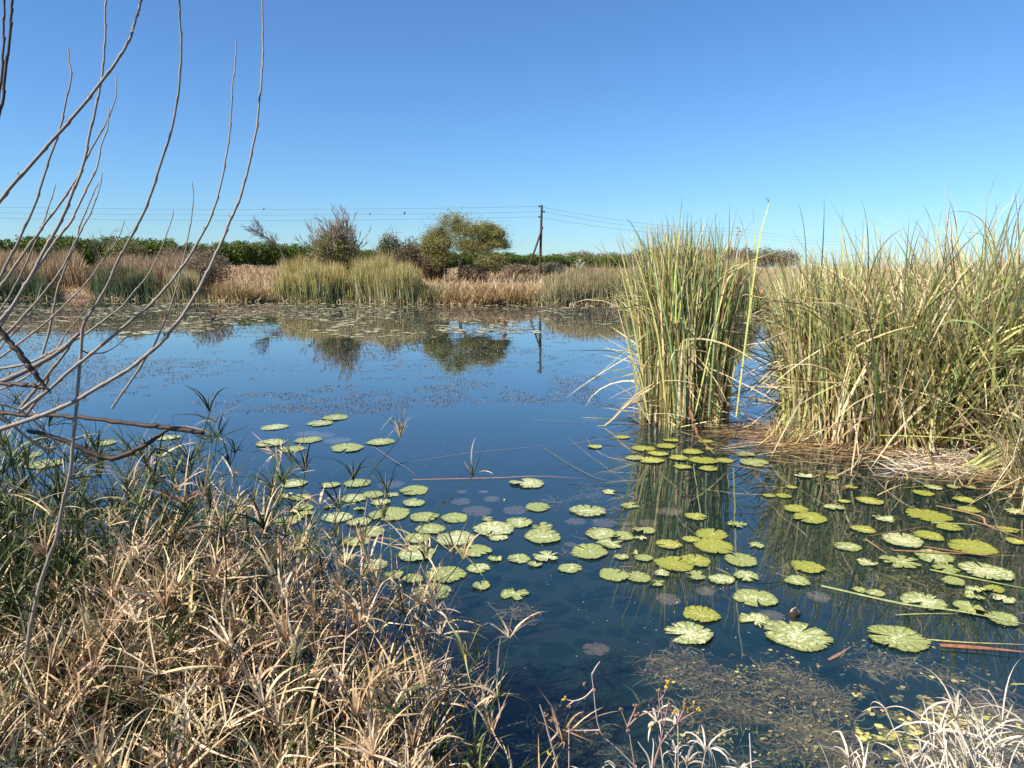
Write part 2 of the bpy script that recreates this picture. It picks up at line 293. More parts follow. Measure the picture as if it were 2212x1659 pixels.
def bed(name, label, cat, x0, x1, D0, D1, h, n, cols, wts, wd=0.05, spread=0.08, bend=0.2, tip=None, jag=0.5, base=None, mat_=M_leaf, follow=True, tilt=(0, 0)):
    """a belt of upright stems on the far shore between two image columns"""
    mb = MB(); Y = U(D0, D1, n); X = (U(x0, x1, n) + rng.normal(0, 9, n) - CX) / F * Y
    if follow: Y = yfar(X) - 0.9 + (Y - D0)
    lump = 0.58 + 0.5 * vnoise(X * 1.0, Y * 0.6, 1.6) + 0.36 * vnoise(X, Y, 0.45)
    edge = np.clip(np.minimum(((X / Y) * F + CX - x0), (x1 - (X / Y) * F - CX)) / ((x1 - x0) * 0.14), 0.4, 1)
    hh = h * lump * (1 - jag * rng.random(n)) * edge
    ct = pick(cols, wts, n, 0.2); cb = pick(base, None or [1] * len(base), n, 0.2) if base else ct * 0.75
    z = np.maximum(gz(X, Y), -0.05)
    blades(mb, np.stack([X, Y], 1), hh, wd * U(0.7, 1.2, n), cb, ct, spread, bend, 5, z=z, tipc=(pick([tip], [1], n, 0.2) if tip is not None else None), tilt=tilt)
    # broken litter around the feet
    k = n // 5; s = rng.choice(n, k); p = np.stack([X[s], Y[s] - 0.2], 1)
    blades(mb, p, U(0.3, 0.9, k), wd * 0.8, pick([PALE, STRAW, BROWN], [2, 2, 2], k), pick([PALE, STRAW], [2, 2], k), 0.8, 0.8, 3, z=np.maximum(gz(p[:, 0], p[:, 1]), 0))
    loc = (float(X.mean()), float(Y.min()), 0)
    return tag(mb.build(name, mat_, loc=loc), label, cat, 'reed and rush beds on the far shore')
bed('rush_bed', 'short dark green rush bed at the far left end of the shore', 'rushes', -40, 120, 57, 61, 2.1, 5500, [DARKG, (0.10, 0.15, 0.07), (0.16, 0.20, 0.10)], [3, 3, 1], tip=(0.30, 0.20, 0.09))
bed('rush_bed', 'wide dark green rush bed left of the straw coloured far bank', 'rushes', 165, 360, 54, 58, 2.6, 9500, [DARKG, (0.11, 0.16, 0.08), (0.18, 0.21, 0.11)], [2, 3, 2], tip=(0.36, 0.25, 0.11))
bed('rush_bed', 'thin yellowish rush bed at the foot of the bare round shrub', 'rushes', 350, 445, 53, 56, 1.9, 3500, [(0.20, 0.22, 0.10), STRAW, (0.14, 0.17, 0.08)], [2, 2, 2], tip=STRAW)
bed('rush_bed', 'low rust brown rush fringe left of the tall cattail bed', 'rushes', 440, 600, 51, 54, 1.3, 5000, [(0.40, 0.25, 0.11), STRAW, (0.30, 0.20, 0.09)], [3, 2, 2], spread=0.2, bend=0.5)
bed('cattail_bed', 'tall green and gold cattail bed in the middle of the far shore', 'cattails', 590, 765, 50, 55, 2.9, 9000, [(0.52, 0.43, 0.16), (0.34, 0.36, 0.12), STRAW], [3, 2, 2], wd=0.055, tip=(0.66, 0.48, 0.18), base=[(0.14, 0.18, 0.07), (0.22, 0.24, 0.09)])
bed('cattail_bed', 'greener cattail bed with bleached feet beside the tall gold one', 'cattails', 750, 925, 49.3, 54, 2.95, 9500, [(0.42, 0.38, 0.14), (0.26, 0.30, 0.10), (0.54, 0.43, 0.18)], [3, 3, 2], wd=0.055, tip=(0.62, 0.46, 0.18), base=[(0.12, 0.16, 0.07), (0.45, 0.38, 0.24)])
for x0, x1, hh, lab in [(905, 965, 1.5, 'yellow green tussock at the right end of the cattail bed'), (955, 1012, 1.25, 'dark rust brown tussock between two paler ones on the shore'), (1008, 1085, 1.35, 'broad rust brown tussock on the far shore below the thorn tree'), (1080, 1160, 1.2, 'low straw tipped tussock just left of the power pole foot')]:
    c = [(0.42, 0.27, 0.12), (0.34, 0.21, 0.09), STRAW] if hh < 1.4 else [(0.34, 0.30, 0.12), STRAW, (0.2, 0.2, 0.08)]
    bed('grass_tussock', lab, 'tussock', x0, x1, 47.3, 50, hh, 2600, c, [3, 2, 2], spread=0.28, bend=0.5)
bed('rush_bed', 'broad olive rush bed with tan tips right of the pole', 'rushes', 1155, 1430, 46.2, 51, 2.05, 13000, [(0.34, 0.34, 0.16), (0.22, 0.25, 0.11), (0.44, 0.36, 0.2)], [3, 3, 2], tip=(0.46, 0.33, 0.17), spread=0.12, base=[(0.2, 0.2, 0.11), (0.42, 0.36, 0.24)])
bed('cattail_bed', 'green cattail bed seen behind the tall near clump', 'cattails', 1455, 1640, 37, 43, 2.9, 9000, [(0.30, 0.33, 0.13), (0.2, 0.26, 0.1), (0.48, 0.42, 0.2)], [3, 3, 2], wd=0.05, tip=(0.5, 0.38, 0.2), follow=False)
bed('reed_bed', 'reddish brown reed stand filling the far left below the orchard', 'reeds', -60, 210, 64, 80, 2.9, 15000, [(0.40, 0.27, 0.14), (0.34, 0.20, 0.11), (0.44, 0.36, 0.18)], [3, 3, 2], wd=0.07, tip=(0.50, 0.36, 0.2), spread=0.14, follow=False, mat_=M_dry)
bed('reed_bed', 'rust coloured reed stand between the bare sapling and rushes', 'reeds', 200, 470, 62, 76, 2.35, 14000, [(0.38, 0.23, 0.13), (0.44, 0.30, 0.18), (0.30, 0.2, 0.1)], [3, 3, 2], wd=0.07, tip=(0.46, 0.33, 0.2), spread=0.2, follow=False, mat_=M_dry)

# ---- trees and bushes
def grow(p, d, L, r, depth, out, spread=0.5, up=0.15, kids=(2, 3), shrink=0.72, curl=0.25, tips=None):
    K = 5; pts = [np.array(p, float)]; d = np.array(d, float); d /= np.linalg.norm(d)
    for i in range(K):
        d = d + rng.normal(0, curl / K ** 0.5, 3) * 0.6 + np.array([0, 0, up / K]); d /= np.linalg.norm(d); pts.append(pts[-1] + d * L / K)
    out.append((np.array(pts), np.linspace(r, r * shrink * 0.8, K + 1)))
    if depth == 0:
        if tips is not None: tips.append(pts[-1]); tips.append(pts[-3])
        return
    for _ in range(rng.integers(kids[0], kids[1] + 1)):
        nd = d + rng.normal(0, spread, 3); k = rng.integers(2, K + 1)
        grow(pts[k], nd, L * U(0.6, 0.95) * (0.9 if depth > 1 else 0.8), r * shrink * 0.75, depth - 1, out, spread, up, kids, shrink, curl, tips)
def limbs(br, c=(0.16, 0.12, 0.09), sides=4, rmin=0.008):
    mb = MB(); P = np.stack([b[0] for b in br]); r = np.maximum(np.stack([b[1] for b in br]), rmin)
    tubes(mb, P, r, np.asarray([c]), sides); return mb
def lobe_leaves(mb, c, r, n, cols, wts, size, hollow=0.5, spiky=0.15):
    u = rng.normal(size=(n, 3)); u /= np.linalg.norm(u, axis=1, keepdims=True)
    nn = vnoise(np.arctan2(u[:, 1], u[:, 0]) * 3, u[:, 2] * 4, 0.7)
    rr = (hollow + (1 - hollow) * rng.random(n) ** 0.6) * (0.78 + 0.4 * nn) + rng.exponential(spiky * 0.4, n)
    pos = np.asarray(c) + u * rr[:, None] * np.asarray(r); keep = pos[:, 2] > gz(pos[:, 0], pos[:, 1])
    quads(mb, pos[keep], size * U(0.6, 1.3, keep.sum()), pick(cols, wts, keep.sum(), 0.25))
OL = [(0.23, 0.23, 0.08), (0.15, 0.16, 0.06), (0.32, 0.30, 0.11)]
def shrub(name, label, cat, x, y0, y1, hw, D, cols, leaf=1.0, n=3500, wood=(0.24, 0.18, 0.13), size=0.19, depthy=0.8, group='bushes on the far bank', nw=26, spread=0.45, twl=1.0):
    """round bush: y0 top row, y1 foot row, hw half width in photo pixels"""
    b = far_pt(x, D); zt = PD(x, y0, D)[2]; zb = float(gz(*b)); hh = max(zt - zb, 0.6); rw = hw / F * D
    root = empty(name, (b[0], b[1], zb), label, cat, group); br = []
    for i in range(nw):
        a = U(0, 2 * math.pi); s = U(0.2, 1.1)
        grow([b[0] + U(-.15, .15) * rw, b[1] + U(-.15, .15), zb - 0.1], [math.cos(a) * s * rw / hh, math.sin(a) * s * depthy * rw / hh, 1], hh * 0.42 * U(0.8, 1.15) * twl, 0.03, 3, br, spread, 0.1, (2, 3))
    limbs(br, wood, 3, 0.012).build('branches', M_bark, root, root.location)
    if n:
        f = MB(); lobe_leaves(f, (b[0], b[1], zb + hh * 0.52), (rw, rw * depthy, hh * 0.5), int(n * 1.2), cols, [3, 2, 2], size, 0.35)
        for k in range(4): lobe_leaves(f, (b[0] + U(-.5, .5) * rw, b[1] + U(-.4, .4) * rw, zb + hh * U(0.35, 0.7)), (rw * .5, rw * .5, hh * 0.3), int(n * .2), cols, [3, 2, 2], size, 0.3)
        f.build('foliage', M_fol, root, root.location)
    return root
GR = [(0.27, 0.20, 0.125), (0.34, 0.25, 0.16), (0.19, 0.16, 0.085)]
shrub('thorn_bush', 'olive thorn bush in front of the orchard on the left bank', 'bush', 290, 520, 555, 42, 82, OL, n=4200, size=0.22)
shrub('bare_bush', 'grey brown bare round bush standing in the pink grass', 'bush', 455, 535, 592, 48, 60, GR, n=1400, nw=40)
shrub('bare_bush', 'low twiggy grey bush under the orchard hedge', 'bush', 385, 532, 560, 40, 84, GR, n=1200)
shrub('leafy_bush', 'grey green rounded bush between the bare tree and thorn tree', 'bush', 848, 508, 572, 28, 70, [(0.17, 0.20, 0.10), (0.12, 0.15, 0.08), (0.24, 0.26, 0.14)], n=4200)
shrub('thorn_bush', 'grey brown thorn bush touching the grey green round bush', 'bush', 893, 518, 580, 30, 69, [(0.20, 0.18, 0.11), (0.15, 0.12, 0.08), (0.24, 0.21, 0.13)], n=3200)
shrub('bare_bush', 'dark brown tangled bush beneath the thorn tree on its left', 'bush', 938, 545, 590, 34, 68, [(0.13, 0.09, 0.06), (0.18, 0.12, 0.08), (0.14, 0.12, 0.06)], n=2500)
shrub('thorn_bush', 'small olive bush close to the foot of the thorn tree', 'bush', 1062, 545, 583, 36, 80, OL, n=2600, size=0.2)
shrub('bare_bush', 'pale grey bare bush in the straw grass right of the thorn tree', 'bush', 1022, 572, 608, 34, 66, GR, n=1400, nw=34)
shrub('bare_bush', 'wide grey bare bush around the leaning brace of the pole', 'bush', 1122, 570, 604, 40, 76, GR, n=1600, nw=36)
shrub('thorn_bush', 'grey green low bush just right of the power pole', 'bush', 1190, 567, 604, 36, 80, [(0.20, 0.20, 0.12), (0.16, 0.16, 0.10), (0.26, 0.23, 0.15)], n=2600, size=0.2)
shrub('thorn_bush', 'olive bush standing alone right of the cactus', 'bush', 1260, 555, 590, 24, 92, OL, n=2200, size=0.24)
shrub('bare_bush', 'small grey bush in front of the right end of the orchard', 'bush', 1215, 580, 602, 20, 84, GR, n=900)

# bare tree rising out of an olive bush
def tree_root(name, label, x, D, cat='tree'):
    b = far_pt(x, D); zb = float(gz(*b)); return empty(name, (b[0], b[1], zb), label, cat), b, zb
root, b, zb = tree_root('bare_tree', 'leafless grey tree rising out of an olive thorn bush', 738, 66)
br = []; 
for k in range(26):
    a = k / 26 * 6.28 * 3 + U(-.3, .3); s = U(0.15, 0.75)
    grow([b[0] + U(-.3, .3), b[1] + U(-.3, .3), zb - 0.1], [math.cos(a) * s, math.sin(a) * s * .7, 1], 2.1, 0.10, 4, br, 0.38, 0.25, (2, 3), 0.82, 0.2)
top = PD(738, 466, 66)[2] - zb; allz = np.percentile(np.concatenate([p[0][:, 2] for p in br]), 98.5) - zb; wx = 58 / F * 66; mxx = np.percentile(np.concatenate([np.abs(p[0][:, 0] - b[0]) for p in br]), 97)
for p in br: p[0][:, 2] = zb + (p[0][:, 2] - zb) * top / allz; p[0][:, 0] = b[0] + (p[0][:, 0] - b[0]) * wx / mxx
limbs(br, (0.30, 0.245, 0.19), 4, 0.02).build('branches', M_bark, root, root.location)
shrub('thorn_bush', 'dense olive thorn bush around the leafless grey tree', 'bush', 730, 505, 572, 50, 65, OL, n=8500, size=0.16, depthy=0.7)

# wind-bent bare tree on the horizon
root, b, zb = tree_root('bare_tree', 'small dark bare tree bent over to the left above the orchard', 612, 92)
br = []; P0 = np.array([PD(x, y, 92) for x, y in [(622, 560), (604, 532), (588, 522), (572, 512), (558, 503)]]); P0[0, 2] = zb - .1
tr = spline(P0, 6); br.append((tr, np.linspace(0.14, 0.06, 6)))
for k in range(34):
    i = rng.integers(2, 6); grow(tr[i], [U(-1, .1), U(-.6, .6), U(-.1, .7)], U(0.5, 1.2), 0.035, 2, br, 0.35, 0.0, (2, 3))
limbs(br, (0.13, 0.10, 0.09), 4, 0.016).build('branches', M_bark, root, root.location)
f = MB(); q = np.concatenate([b_[0][3:] for b_ in br]); quads(f, q + rng.normal(0, .12, q.shape), 0.09, pick(GR, [1, 1, 1], len(q))); f.build('foliage', M_fol, root, root.location)
# bare sapling at left
root, b, zb = tree_root('bare_sapling', 'leafless sapling poking above the orchard on the left', 242, 82)
br = []
for k in range(7): grow([b[0], b[1], zb], [U(-.55, .55), U(-.4, .4), 1], 2.2, 0.05, 3, br, 0.35, 0.1, (2, 2))
top = PD(240, 486, 82)[2] - zb; allz = max(p[0][:, 2].max() for p in br) - zb
for p in br: p[0][:, 2] = zb + (p[0][:, 2] - zb) * top / allz
limbs(br, (0.25, 0.2, 0.17), 4, 0.014).build('branches', M_bark, root, root.location)

# umbrella thorn tree
root, b, zb = tree_root('thorn_tree', 'spreading olive thorn tree with two crowns and pale forked trunk', 990, 66)
D = 66; sc = 0.2521; tx = lambda x, y, dd=0: PD(542 + x * sc, 418 + y * sc, D + dd)
tm = MB(); cb_ = (0.30, 0.24, 0.18)
def limb(mb, pts, r0, r1, c=cb_, n=14, sides=7):
    P = spline(pts, n); P[1:-1] += rng.normal(0, r0 * 0.25, (n - 2, 3)); tubes(mb, P, np.linspace(r0, r1, n), np.asarray([c]), sides)
foot = tx(1775, 660); foot[2] = zb - .15
limb(tm, [foot, tx(1800, 560), tx(1835, 500), tx(1880, 430)], 0.16, 0.09)
limb(tm, [tx(1800, 560), tx(1870, 510), tx(1960, 470), tx(2050, 430)], 0.09, 0.04)
f2 = tx(1660, 620, .6); f2[2] = zb - .1
limb(tm, [f2, tx(1665, 520, .6), tx(1650, 460, .6), tx(1640, 400, .6)], 0.09, 0.05)
limb(tm, [tx(1665, 540, .6), tx(1690, 460, .6), tx(1720, 380, .6), tx(1740, 280, .4)], 0.08, 0.04)
limb(tm, [tx(1835, 500), tx(1800, 400), tx(1770, 340), tx(1760, 260)], 0.08, 0.04)
limb(tm, [tx(1640, 420, .6), tx(1590, 390, .6), tx(1540, 400, .6)], 0.05, 0.03)
tm.build('trunk', M_bark, root, root.location)
br = []; f = MB()
lobes = [(1900, 470, 130, 45), (1620, 560, 70, 55), (2050, 340, 110, 60), (1560, 490, 85, 70), (1520, 420, 60, 50), (1620, 500, 90, 60), (2130, 430, 70, 40), (2010, 290, 90, 45), (1740, 225, 120, 62), (1640, 320, 105, 62), (1570, 375, 95, 60), (1700, 400, 115, 70), (1880, 310, 110, 65), (1970, 350, 120, 75), (2070, 400, 110, 60), (1850, 430, 90, 60), (1960, 450, 120, 50), (1560, 450, 70, 60), (1790, 300, 60, 40), (2120, 340, 55, 35)]
for (x, y, rx, ry) in lobes:
    c = tx(x, y, U(-1, 1)); rxw, ryw = rx * sc / F * D, ry * sc / F * D
    for k in range(11):
        s = c + np.array([U(-.4, .4) * rxw, U(-.8, .8), -ryw * 0.9]); br0 = len(br)
        grow(s, [U(-1, 1) + (x - 1830) / 250, U(-.7, .7), U(.2, 1.0)], rxw * 0.5, 0.02, 2, br, 0.35, 0.0, (2, 3))
    lobe_leaves(f, c, (rxw, 1.2, ryw), 2300, [(0.30, 0.29, 0.09), (0.19, 0.19, 0.065), (0.40, 0.36, 0.13)], [3, 2, 2], 0.115, 0.0, 0.75)
q = np.concatenate([p[0][2:] for p in br]); q = np.repeat(q, 3, 0); quads(f, q + rng.normal(0, .08, q.shape), 0.085, pick([(0.22, 0.22, 0.08), (0.17, 0.17, 0.06)], [1, 1], len(q)))
limbs(br, (0.20, 0.16, 0.12), 3, 0.012).build('branches', M_bark, root, root.location)
f.build('crown', M_fol, root, root.location)

# orchard: citrus trees with round dense crowns
CIT = [(0.105, 0.165, 0.03), (0.055, 0.095, 0.02), (0.24, 0.29, 0.055)]
protos = []
for v in range(5):
    f = MB()
    lobe_leaves(f, (0, 0, 2.2), (2.0, 2.0, 2.05), 2300, CIT, [3, 2, 1.8], 0.34, 0.55, 0.06)
    for k in range(5): lobe_leaves(f, (U(-1, 1), U(-1, 1), U(1.6, 3.1)), (0.9, 0.9, 0.9), 260, CIT, [3, 2, 2], 0.24, 0.5, 0.1)
    tk = MB(); tubes(tk, np.array([[0, 0, -0.3], [0.05, 0, 0.5], [0, 0.05, 1.4]]), [0.14, 0.11, 0.08], np.asarray([(0.2, 0.15, 0.1)]), 7)
    protos.append((f, tk))
pobj = [None] * 5
line = np.array([[-80, 93], [-40, 115], [-8, 150], [28, 190]]); ztop = [6.9, 6.45, 5.8, 5.4]
seg = np.concatenate([[0], np.cumsum(np.linalg.norm(np.diff(line, axis=0), axis=1))]); s = 0; cnt = 0
while s < seg[-1]:
    for row in range(2):
        X = np.interp(s + row * 1.4, seg, line[:, 0]) + row * -1.0 + U(-.2, .2); Y = np.interp(s + row * 1.4, seg, line[:, 1]) + row * 4.5 + U(-.2, .2)
        px = CX + X / Y * F
        if px < -60 or px > 1480: continue
        zb = float(gz(X, Y)); k = (np.interp(s, seg, ztop) - zb) / 4.1 * U(0.86, 1.08); v = cnt % 5
        if row == 1 and rng.random() < 0.35: continue
        root = empty('citrus_tree', (X, Y, zb), 'round dark green citrus tree in the orchard row beyond the dry bank', 'tree', 'citrus trees in the orchard rows')
        root.rotation_euler = (0, 0, U(0, 6.28)); root.scale = (k * 0.98, k * 0.98, k)
        if pobj[v] is None: pobj[v] = (protos[v][0].build('crown', M_fol, root), protos[v][1].build('trunk', M_bark, root))
        else:
            for pr in pobj[v]: c_ = pr.copy(); C.objects.link(c_); c_.parent = root
        cnt += 1
    s += 2.5
# lone bright citrus at the right end
X, Y = far_pt(1330, 112); root = empty('citrus_tree', (X, Y, float(gz(X, Y))), 'bright green citrus tree standing alone near the far fence post', 'tree')
f = MB()
for k in range(7): lobe_leaves(f, (U(-1.9, 1.9), U(-.8, .8), U(.7, 1.6)), (1.2, 1.0, 1.0), 650, [(0.13, 0.19, 0.03), (0.08, 0.13, 0.02), (0.26, 0.29, 0.05)], [3, 1.5, 2], 0.22, 0.4, 0.1)
f.build('crown', M_fol, root); tk = MB(); tubes(tk, np.array([[0, 0, -0.2], [0, 0, 0.4], [0, 0, 1.0]]), [0.1, 0.08, 0.06], np.asarray([(0.2, 0.15, 0.1)])); tk.build('trunk', M_bark, root)

# distant bare woodland
dist = [(1205, 549, 26, 300), (1240, 545, 30, 300), (1262, 543, 22, 320), (1292, 548, 26, 330), (1320, 546, 22, 300), (1345, 549, 28, 310), (1380, 541, 30, 250), (1415, 536, 30, 230), (1450, 534, 32, 220), (1490, 537, 32, 220), (1530, 539, 30, 240), (1570, 536, 26, 250), (1605, 538, 28, 260), (1645, 537, 30, 270), (1685, 540, 34, 280), (1130, 556, 26, 330), (1165, 556, 26, 330)]
ordn = ['first', 'second', 'third', 'fourth', 'fifth', 'sixth', 'seventh', 'eighth', 'ninth', 'tenth', 'eleventh', 'twelfth', 'thirteenth', 'fourteenth', 'fifteenth', 'sixteenth', 'seventeenth', 'eighteenth', 'nineteenth', 'twentieth', 'twentyfirst', 'twentysecond', 'twentythird', 'twentyfourth', 'twentyfifth', 'twentysixth', 'twentyseventh', 'twentyeighth']
dist.sort()
for i, (x, y, hw, D) in enumerate(dist):
    X, Y = far_pt(x, D); zb = 2.0; hh = PD(x, y, D)[2] - zb; rw = hw / F * D
    root = empty('distant_tree', (X, Y, zb), f'hazy grey brown bare tree on the skyline, {ordn[i]} from the left of the far wood', 'tree', 'distant woodland trees')
    br = []
    for k in range(8): grow([0, 0, 0], [U(-.7, .7), U(-.5, .5), 1], hh * .38, 0.12, 3, br, 0.5, 0.1, (2, 3))
    limbs(br, (0.2, 0.16, 0.13), 3, 0.04).build('branches', M_bark, root)
    f = MB(); cols = [(0.27, 0.20, 0.14), (0.23, 0.185, 0.13), (0.38, 0.28, 0.14)] if i % 3 else [(0.20, 0.20, 0.13), (0.24, 0.21, 0.15), (0.34, 0.27, 0.14)]
    lobe_leaves(f, (0, 0, hh * .55), (rw, rw * .7, hh * .5), 2600, cols, [2, 2, 1], 0.6, 0.2, 0.12); f.build('crown', M_fol, root)

# prickly pear beside the pole
X, Y = far_pt(1262, 88); X, Y = far_pt(1250, 83); zb = float(gz(X, Y)); root = empty('cactus', (X, Y, zb), 'pale grey green prickly pear cactus right of the pole', 'cactus')
for i, (dx, dz, rx, rz, a) in enumerate([(0, .45, .22, .45, 0), (.25, .95, .2, .3, .5), (-.2, 1.15, .2, .32, -.4), (.1, 1.55, .2, .3, .1), (.45, 1.3, .16, .26, .6)]):
    m = MB(); th, ph = np.meshgrid(np.linspace(0, math.pi, 8), np.linspace(0, 2 * math.pi, 11)[:-1]); q = np.stack([rx * np.sin(th) * np.cos(ph), .06 * np.sin(th) * np.sin(ph), rz * np.cos(th)], -1)
    q = q @ np.array([[math.cos(a), 0, -math.sin(a)], [0, 1, 0], [math.sin(a), 0, math.cos(a)]]) + [dx, 0, dz]
    qi = [[j * 8 + i_, j * 8 + i_ + 1, ((j + 1) % 10) * 8 + i_ + 1, ((j + 1) % 10) * 8 + i_] for j in range(10) for i_ in range(7)]
    m.add(q.reshape(-1, 3), q=qi, c=(0.36, 0.40, 0.30)); m.build('cactus_pad', M_fol, root, smooth=True)

# ---- power line
def pole(name, x, D, ztop, label, c, r, brace=False, wires=True):
    X, Y = far_pt(x, D); zb = float(gz(X, Y)) if D < 200 else 2.0; root = empty(name, (X, Y, zb), label, 'utility pole', 'poles of the power line')
    m = MB(); h = ztop - zb; tubes(m, np.array([[-0.08, 0, -0.3], [-.05, 0, h * .3], [.0, 0, h * .65], [0.06, 0, h]]), [r, r * .95, r * .85, r * .75], np.asarray([c]), 10)
    m.add([[0.06 + r * .75 * math.cos(a), r * .75 * math.sin(a), h] for a in np.arange(10) * .628], t=[[0, i, i + 1] for i in range(1, 9)], c=c); m.build('shaft', M_bark, root)
    for k, (dz, sx) in enumerate([(0.12, -1), (0.68, 1), (1.22, -1)]):
        m = MB(); z = h - dz; pts = np.array([[0.04, 0, z], [.04 + sx * .12, 0, z], [.04 + sx * .16, 0, z], [.04 + sx * .24, 0, z], [.04 + sx * .34, 0, z], [.04 + sx * .36, 0, z]])
        tubes(m, pts, [.03, .03, .08, .1, .08, .0], np.asarray([(0.06, 0.05, 0.05)]), 8); m.build('insulator', M_bark, root)
    if brace:
        m = MB(); t0 = PD(1172.5, 490, D - .25) - [X, Y, zb]; t1 = PD(1141, 582, D - .25) - [X, Y, zb]; t1 = t0 + (t1 - t0) * 1.25
        tubes(m, np.linspace(t0, t1, 5), [.09, .1, .1, .11, .12], np.asarray([c]), 9); m.build('brace', M_bark, root)
    return np.array([X, Y, ztop])
t1 = pole('utility_pole', 1167.5, 78, 9.07, 'dark wooden power pole with leaning brace and three insulators', (0.085, 0.045, 0.032), .155, True)
t2 = pole('utility_pole', 1585, 122, 9.3, 'thin pale power pole seen behind the tall near cattail clump', (0.5, 0.47, 0.42), .12)
t0 = pole('utility_pole', -560, 72, 9.0, 'dark wooden power pole out beyond the left end of the bank', (0.085, 0.045, 0.032), .155) if False else np.array([(-560 - CX) / F * 72, 72, 9.25])
t3 = np.array([78.0, 165.0, 9.4])
wire_c = (0.10, 0.10, 0.11); wpts = {}
names = ['top', 'middle', 'lowest']
for k, (dz, sx) in enumerate([(0.12, -1), (0.68, 1), (1.22, -1)]):
    for (a, b_, sag, lab) in [(t0, t1, 0.62, f'{names[k]} power wire sagging left of the braced pole'), (t1, t2, 0.75, f'{names[k]} power wire sagging right of the braced pole'), (t2, t3, 0.7, f'{names[k]} power wire beyond the pale pole on the right')]:
        p = a + [sx * .28, 0, -dz]; q = b_ + [sx * .28, 0, -dz]; t = np.linspace(0, 1, 40)[:, None]
        W = p * (1 - t) + q * t; W[:, 2] -= (4 * t * (1 - t))[:, 0] * sag; m = MB(); tubes(m, W, 0.011 + 0.0 * W[:, 0], np.asarray([wire_c]), 5)
        tag(m.build('power_wire', M_body, loc=p), lab, 'wire', 'wires of the power line'); wpts[(k, lab[-20:])] = W
        if a is t0: wpts[k] = W
def body(mb, c, r, col, rot=0.0, n=10, tilt=0.0):
    th, ph = np.meshgrid(np.linspace(0, math.pi, n), np.linspace(0, 2 * math.pi, n + 1)[:-1]); q = np.stack([r[0] * np.cos(th), r[1] * np.sin(th) * np.cos(ph), r[2] * np.sin(th) * np.sin(ph)], -1).reshape(-1, 3)
    ct, st = math.cos(tilt), math.sin(tilt); q = q @ np.array([[ct, 0, st], [0, 1, 0], [-st, 0, ct]]); cr, sr = math.cos(rot), math.sin(rot); q = q @ np.array([[cr, sr, 0], [-sr, cr, 0], [0, 0, 1]]) + np.asarray(c)
    qi = [[j * n + i, j * n + i + 1, ((j + 1) % n) * n + i + 1, ((j + 1) % n) * n + i] for j in range(n) for i in range(n - 1)]; mb.add(q, q=qi, c=col)
def skin_bird(name, label, cat, joints, edges, col, loc, group=None, rot=0, tint=None):
    """one continuous skinned body"""
    me = bpy.data.meshes.new(name); me.from_pydata([j[:3] for j in joints], edges, []); o = bpy.data.objects.new(name, me); C.objects.link(o)
    sk = o.modifiers.new('s', 'SKIN'); me.skin_vertices.new() if not me.skin_vertices else None
    for v, j in zip(me.skin_vertices[0].data, joints): v.radius = (j[3], j[4] if len(j) > 4 else j[3])
    me.skin_vertices[0].data[0].use_root = True; o.modifiers.new('d', 'SUBSURF').levels = 2; o.modifiers['d'].render_levels = 2
    m, n = mat(name + '_feathers'); N = n.nodes; ou = N.new('ShaderNodeOutputMaterial'); p = N.new('ShaderNodeBsdfPrincipled'); no = N.new('ShaderNodeTexNoise'); no.inputs['Scale'].default_value = 30
    cr = N.new('ShaderNodeValToRGB'); cr.color_ramp.elements[0].color = (*[c * .6 for c in col], 1); cr.color_ramp.elements[1].color = (*(tint or col), 1); n.links.new(no.outputs[0], cr.inputs[0]); n.links.new(cr.outputs[0], p.inputs[0]); p.inputs['Roughness'].default_value = .6; n.links.new(p.outputs[0], ou.inputs[0])
    me.materials.append(m); o.location = tuple(float(a) for a in loc); o.rotation_euler = (0, 0, rot); return tag(o, label, cat, group)
for x, k, lab in [(584, 0, 'small dark bird perched alone on the top wire'), (776, 1, 'tiny bird perched on the middle wire above the bare tree'), (807, 1, 'small bird on the middle wire just right of the bare tree'), (880, 1, 'plump dark bird on the middle wire left of the thorn tree')]:
    W = wpts[k]; i = np.argmin(np.abs(CX + W[:, 0] / W[:, 1] * F - x)); u = CX + W[:, 0] / W[:, 1] * F; t = np.interp(x, u, np.arange(len(u))); p = np.array([np.interp(t, np.arange(len(u)), W[:, j]) for j in range(3)])
    s_ = 1.35 if x == 880 else 1.0
    skin_bird('perched_bird', lab, 'bird', [(0, 0, .10 * s_, .055 * s_), (-.03, 0, .04 * s_, .045 * s_), (.03 * s_, 0, .17 * s_, .035 * s_), (.09 * s_, 0, .175 * s_, .008), (-.12 * s_, 0, -.06 * s_, .012), (0, .02, .0, .006)], [(0, 1), (0, 2), (2, 3), (1, 4), (1, 5)], (0.05, 0.045, 0.05), p, 'birds perched on the wires', U(-.5, .5))
# water bird swimming
skin_bird('swimming_bird', 'black long necked water bird swimming near the far shore', 'bird',
          [(0, 0, .04, .09, .07), (-.2, 0, .045, .06, .04), (-.34, 0, .06, .02), (.14, 0, .05, .06), (.2, 0, .16, .028), (.2, 0, .27, .025), (.235, 0, .32, .032), (.33, 0, .325, .008)], [(0, 1), (1, 2), (0, 3), (3, 4), (4, 5), (5, 6), (6, 7)], (0.012, 0.012, 0.014), PZ(456, 691))
bp = PZ(1088, 711)
bd = skin_bird('wading_bird', 'small rust red wading bird standing on the far lily pads', 'bird',
          [(0, 0, .25, .08), (.06, .0, .20, .07), (-.05, 0, .34, .045), (-.045, 0, .42, .03), (-.09, 0, .43, .008), (.16, 0, .19, .02), (.03, .03, .10, .011), (.02, .035, .0, .009), (.08, -.02, .10, .011), (.08, -.03, 0, .009)], [(0, 1), (0, 2), (2, 3), (3, 4), (1, 5), (1, 6), (6, 7), (1, 8), (8, 9)], (0.20, 0.05, 0.03), bp + [0, 0, .02], tint=(0.42, 0.14, 0.08))

